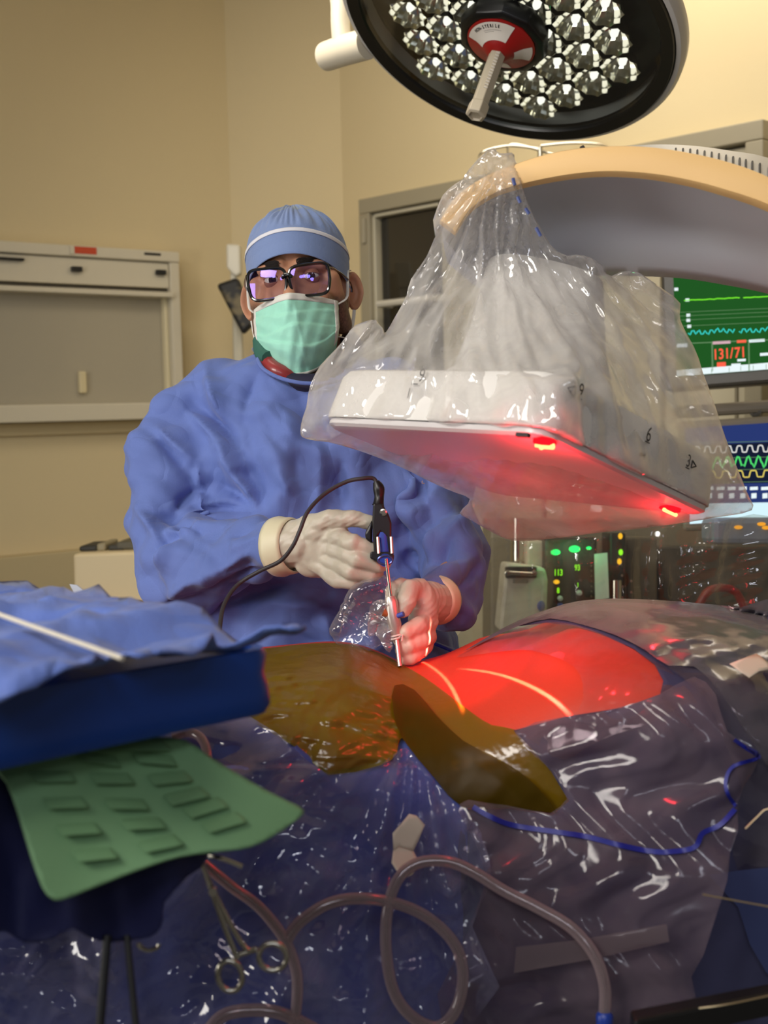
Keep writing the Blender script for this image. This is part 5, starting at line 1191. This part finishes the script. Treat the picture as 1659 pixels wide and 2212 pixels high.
# haemostat -------------------------------------------------------------------------------
M_st = mat('clamp_steel', (176, 172, 160), .22, metal=1)
hd = empty('scissor_clamp', P(530, 2050, .98), 'steel scissor clamp with two finger rings hanging left of the tubing', 'clamp')
hp_ = lambda x, y, k=0: P(x, y, .985-k)
MB().tube(catmull([hp_(430, 1850, .01), hp_(462, 1925), hp_(500, 2000), hp_(532, 2050), hp_(553, 2052)], 5), [.0018]+[.0030]*20, 10, flat=.7).build('shank', M_st, hd)
MB().tube(catmull([hp_(432, 1850, .01), hp_(458, 1926, -.004), hp_(485, 2000, -.004), hp_(508, 2060, -.004), hp_(512, 2072, -.004)], 5), [.0018]+[.0028]*20, 10, flat=.7).build('shank', M_st, hd)
MB().tube([hp_(516, 2062), hp_(556, 2050)], .0024, 10).build('ratchet', M_st, hd)
MB().lathe(hp_(460, 1926, .004), -FW, [(.0035, -.003), (.0035, .002)], 12).build('pivot', M_st, hd)
for cx, cy, a, b, ro in ((589, 2067, 30, 29, .3), (497, 2108, 26, 33, -.2)):
    MB().tube([hp_(cx+a*math.cos(t)*math.cos(ro)-b*math.sin(t)*math.sin(ro), cy+a*math.cos(t)*math.sin(ro)+b*math.sin(t)*math.cos(ro)) for t in [2*math.pi*i/32 for i in range(32)]], .0024, 10, closed=True).build('finger_ring', M_st, hd)
tag(MB().tube(catmull([P(440, 1846, .99), P(470, 1852, .98), P(500, 1862, .98), P(524, 1872, .98)], 4), .002, 8).build('metal_clip', M_st, None), 'small bright metal clip just under the green pad', 'clip')
tag(MB().tube([P(322+22*math.cos(t), 2038+14*math.sin(t), .97) for t in [math.pi*i/14 for i in range(15)]], .0018, 8).build('metal_hook', M_st, None), 'small curved metal hook under the navy cover', 'hook')

# mayo stand -----------------------------------------------------------------------------
M_cov = mat('cover_deep_blue', (10, 56, 132), .3, spec=.5, bs=20, bd=.001, var=.1); M_cov2 = mat('cover_navy', (22, 26, 74), .75, bs=200, bd=.0005)
zt, zb = 1.232, 1.180
def xyz(x, y, z): return onplane(x, y, Vector((0, 0, z)), Z)
K = xyz(596, 1398, zt); NLf = xyz(0, 1500, zt); FLf = xyz(0, 1276, zt)
n_dir = (NLf-K).normalized(); f_dir = (FLf-K).normalized()
A_ = K+n_dir*.75; B_ = K+f_dir*.75
tray = empty('instrument_stand', (K+A_)/2-Z*1.2, 'instrument stand wrapped in a glossy deep blue cover, corner pointing at the person', 'instrument stand')
tray.location.z = 0
def rc(c, a, b, r=.022, n=8):
    p0 = c+a*r; p1 = c+b*r; return [p0*(1-t)**2+c*2*t*(1-t)+p1*t*t for t in [i/n for i in range(n+1)]]
cen = (A_+B_)/2
poly = rc(K, n_dir, f_dir)+rc(B_, (K-B_).normalized(), (A_+B_-K-B_).normalized())+rc(A_+B_-K, (B_-(A_+B_-K)).normalized(), (A_-(A_+B_-K)).normalized())+rc(A_, (A_+B_-K-A_).normalized(), (K-A_).normalized())
pp = []
for i in range(len(poly)):
    a, b = poly[i], poly[(i+1) % len(poly)]; m_ = max(1, int((b-a).length/.02))
    pp += [a.lerp(b, j/m_) for j in range(m_)]
def ring(z, g, wob=0):
    c = (K+A_+B_+(A_+B_-K))/4; return [Vector((c.x+(p.x-c.x)*(1+g), c.y+(p.y-c.y)*(1+g), z+wob*math.sin(i*.35)*.5)) for i, p in enumerate(pp)]
s = MB(); loft(s, [ring(zt-.008, -.03), ring(zt, -.02), ring(zt, -.004), ring(zt-.006, 0), ring(zt-.02, -.004, .001), ring(zt-.034, .002, .002), ring(zb+.006, .004, .002), ring(zb, -.004), ring(zb, -.03)])
s.build('tray_cover', M_cov, tray, angle=50)
for x0, x1 in ((232, 214), (274, 296)):
    a = P(x0, 2020, .92); b = P(x1, 2240, .90); dr_ = (b-a).normalized(); e = a+dr_*((a.z-.03)/-dr_.z)
    MB().tube([a, e], .0034 if x0 < 250 else .0026, 10).build('leg', M_black, tray)
    
MB().tube([P(250, 1800, 1.0), P(250, 2020, 1.0)], .012, 12).build('column', M_black, tray)
fx = P(250, 2020, .92)
MB().lathe(Vector((fx.x, fx.y-.02, 0)), Z, [(.24, 0), (.24, .03), (.05, .06)], 24).build('stand_base', M_black, tray)
hang = [(-60, 1600), (60, 1600), (240, 1580), (380, 1760), (452, 1845), (400, 1900), (352, 1955), (348, 1995), (335, 2022), (300, 2035), (232, 2040), (190, 2022), (160, 1996), (120, 2022), (60, 2030), (20, 2005), (-60, 1960)]
o = sheet('hanging_cover', hang, lambda x, y: .90+.00006*x+.01*math.sin(x*.03), M_cov2, None, step=10, round_=2, disp=fold(111, 9, .014, 24, .004, (1, 1, .4)), solid=.001); o.parent = tray; o.location = -tray.location
# towel
M_tow = mat('towel_blue', (92, 116, 188), .85, bs=300, bd=.0006, sheen=.15, ridge=((9, .04),))
tw = [(-80, 1256), (0, 1259), (60, 1264), (115, 1274), (160, 1288), (215, 1284), (262, 1300), (310, 1312), (400, 1335), (480, 1358), (560, 1376), (600, 1376), (640, 1366), (662, 1370), (650, 1384), (600, 1388), (540, 1384), (480, 1384), (464, 1394), (455, 1410), (420, 1424), (350, 1440), (300, 1452), (275, 1448), (228, 1432), (212, 1446), (180, 1466), (110, 1484), (40, 1498), (-80, 1512)]
def twd(a):
    q = a*np.array([1, 1.3, 1]); h = crumple(q, 121, 8, 4, .5)*.011+crumple(q, 125, 18, 4, .4)*.005+wav(a, 6, 25)*.0015
    return np.outer(h, [0, 0, 1.])
def twdep(x, y):
    z = zt+.012+.012*math.exp(-((x-190)/160)**2-((y-1310)/28)**2); return zdep(x, y, z)
tw_o = sheet('surgical_towel', tw, twdep, M_tow, None, step=9, round_=2, disp=twd, solid=.002)
tag(tw_o, 'light blue cotton towel spread loosely over the blue covered stand', 'towel')
tag(MB().tube([xyz(-60, 1303, zt+.040), xyz(0, 1328, zt+.037), xyz(264, 1422, zt+.028)], .0018, 10).build('long_stick', mat('stick_cream', (216, 208, 190), .5), None), 'long cream coloured stick lying across the light blue towel', 'stick')
tag(MB().capsule(xyz(-12, 1398, zt+.014), xyz(4, 1398, zt+.014), .003, .003).build('red_cap', mat('cap_red', (150, 30, 30), .4), None), 'tiny red cap at the left edge of the towel', 'cap')
tag(MB().prism([P(150, 1262, 1.33), P(166, 1264, 1.33), P(186, 1280, 1.33), (P(186, 1300, 1.33)), P(170, 1300, 1.33)], FW*.003).build('paper_corner', mat('pc', (205, 210, 222), .7), None, False), 'white paper corner poking up behind the towel before the bin', 'paper')
# green pad
M_gr = mat('pad_green', (110, 150, 106), .7, bs=300, bd=.0002)
gp = [(-10, 1655), (60, 1640), (150, 1622), (270, 1594), (330, 1592), (400, 1600), (450, 1634), (505, 1668), (570, 1706), (618, 1730), (656, 1751), (640, 1772), (600, 1800), (560, 1822), (520, 1834), (460, 1840), (390, 1850), (330, 1868), (260, 1894), (190, 1922), (134, 1943), (112, 1940), (92, 1915), (66, 1845), (40, 1760), (14, 1690)]
def gdep(x, y): return .885+.00012*x-.00022*(y-1600)+.006*math.sin(x*.012+y*.006)
pad = sheet('needle_pad', gp, gdep, M_gr, None, step=10, round_=2, solid=.0025)
tag(pad, 'green foam needle pad with raised ribs hanging under the stand edge', 'needle pad')
M_gr2 = mat('pad_rib_green', (108, 148, 104), .7)
for x, y, a in ((211, 1641, 8), (333, 1641, 5), (112, 1679, -1), (240, 1683, 0), (365, 1682, -6), (139, 1736, -2), (272, 1738, 1), (401, 1721, -14), (169, 1793, -4), (308, 1781, -3), (441, 1746, -17), (481, 1778, -17), (203, 1848, -6), (344, 1824, -12), (250, 1613, -6), (318, 1612, -2)):
    c_, s_ = math.cos(math.radians(a)), math.sin(math.radians(a)); w, h = 42, 11
    q = []
    for u, v, k in ((-1, -1, .004), (1, -1, .004), (1, 1, .009), (-1, 1, .009)):
        X_, Y_ = x+(u*w+(v*8))*c_-v*h*s_, y+u*w*s_+v*h*c_; q.append(P(X_, Y_, gdep(X_, Y_)-k))
    MB().quadbox(q, FW*.006).build('rib', M_gr2, pad, False, bevel=.0015)

# upright clear screen drape at the head end -----------------------------------------------
scr = [(1062, 1162), (1105, 1168), (1250, 1158), (1400, 1140), (1540, 1128), (1700, 1120), (1700, 1330), (1560, 1312), (1420, 1304), (1330, 1300), (1250, 1304), (1190, 1320), (1110, 1352), (1060, 1378), (1005, 1408), (930, 1415), (985, 1378), (1035, 1305), (1052, 1240)]
M_scr = film('screen_film', (238, 238, 230), (188, 186, 172), .12, .06, .08, bs=8, bd=.006, trans=.4, edge=.4, streak=.6)
def scd(a): return -np.outer(crumple(a*np.array([1.6, 1, .6]), 131, 7, 5)*.02+crumple(a, 133, 18, 4)*.006, FWn)
tag(sheet('clear_screen_drape', scr, lambda x, y: 2.0+.0004*max(0, 1150-x), M_scr, None, step=8, round_=2, disp=scd), 'clear plastic screen drape hanging in front of the anaesthesia machine', 'plastic drape')
s = MB(); s.tube([P(930, 1386, 1.80), P(965, 1400, 1.80), P(1010, 1418, 1.80)], .008, 8, flat=.4); tag(s.build('blue_strap', M_seam, None), 'dark blue strap behind the right gloved hand', 'strap')
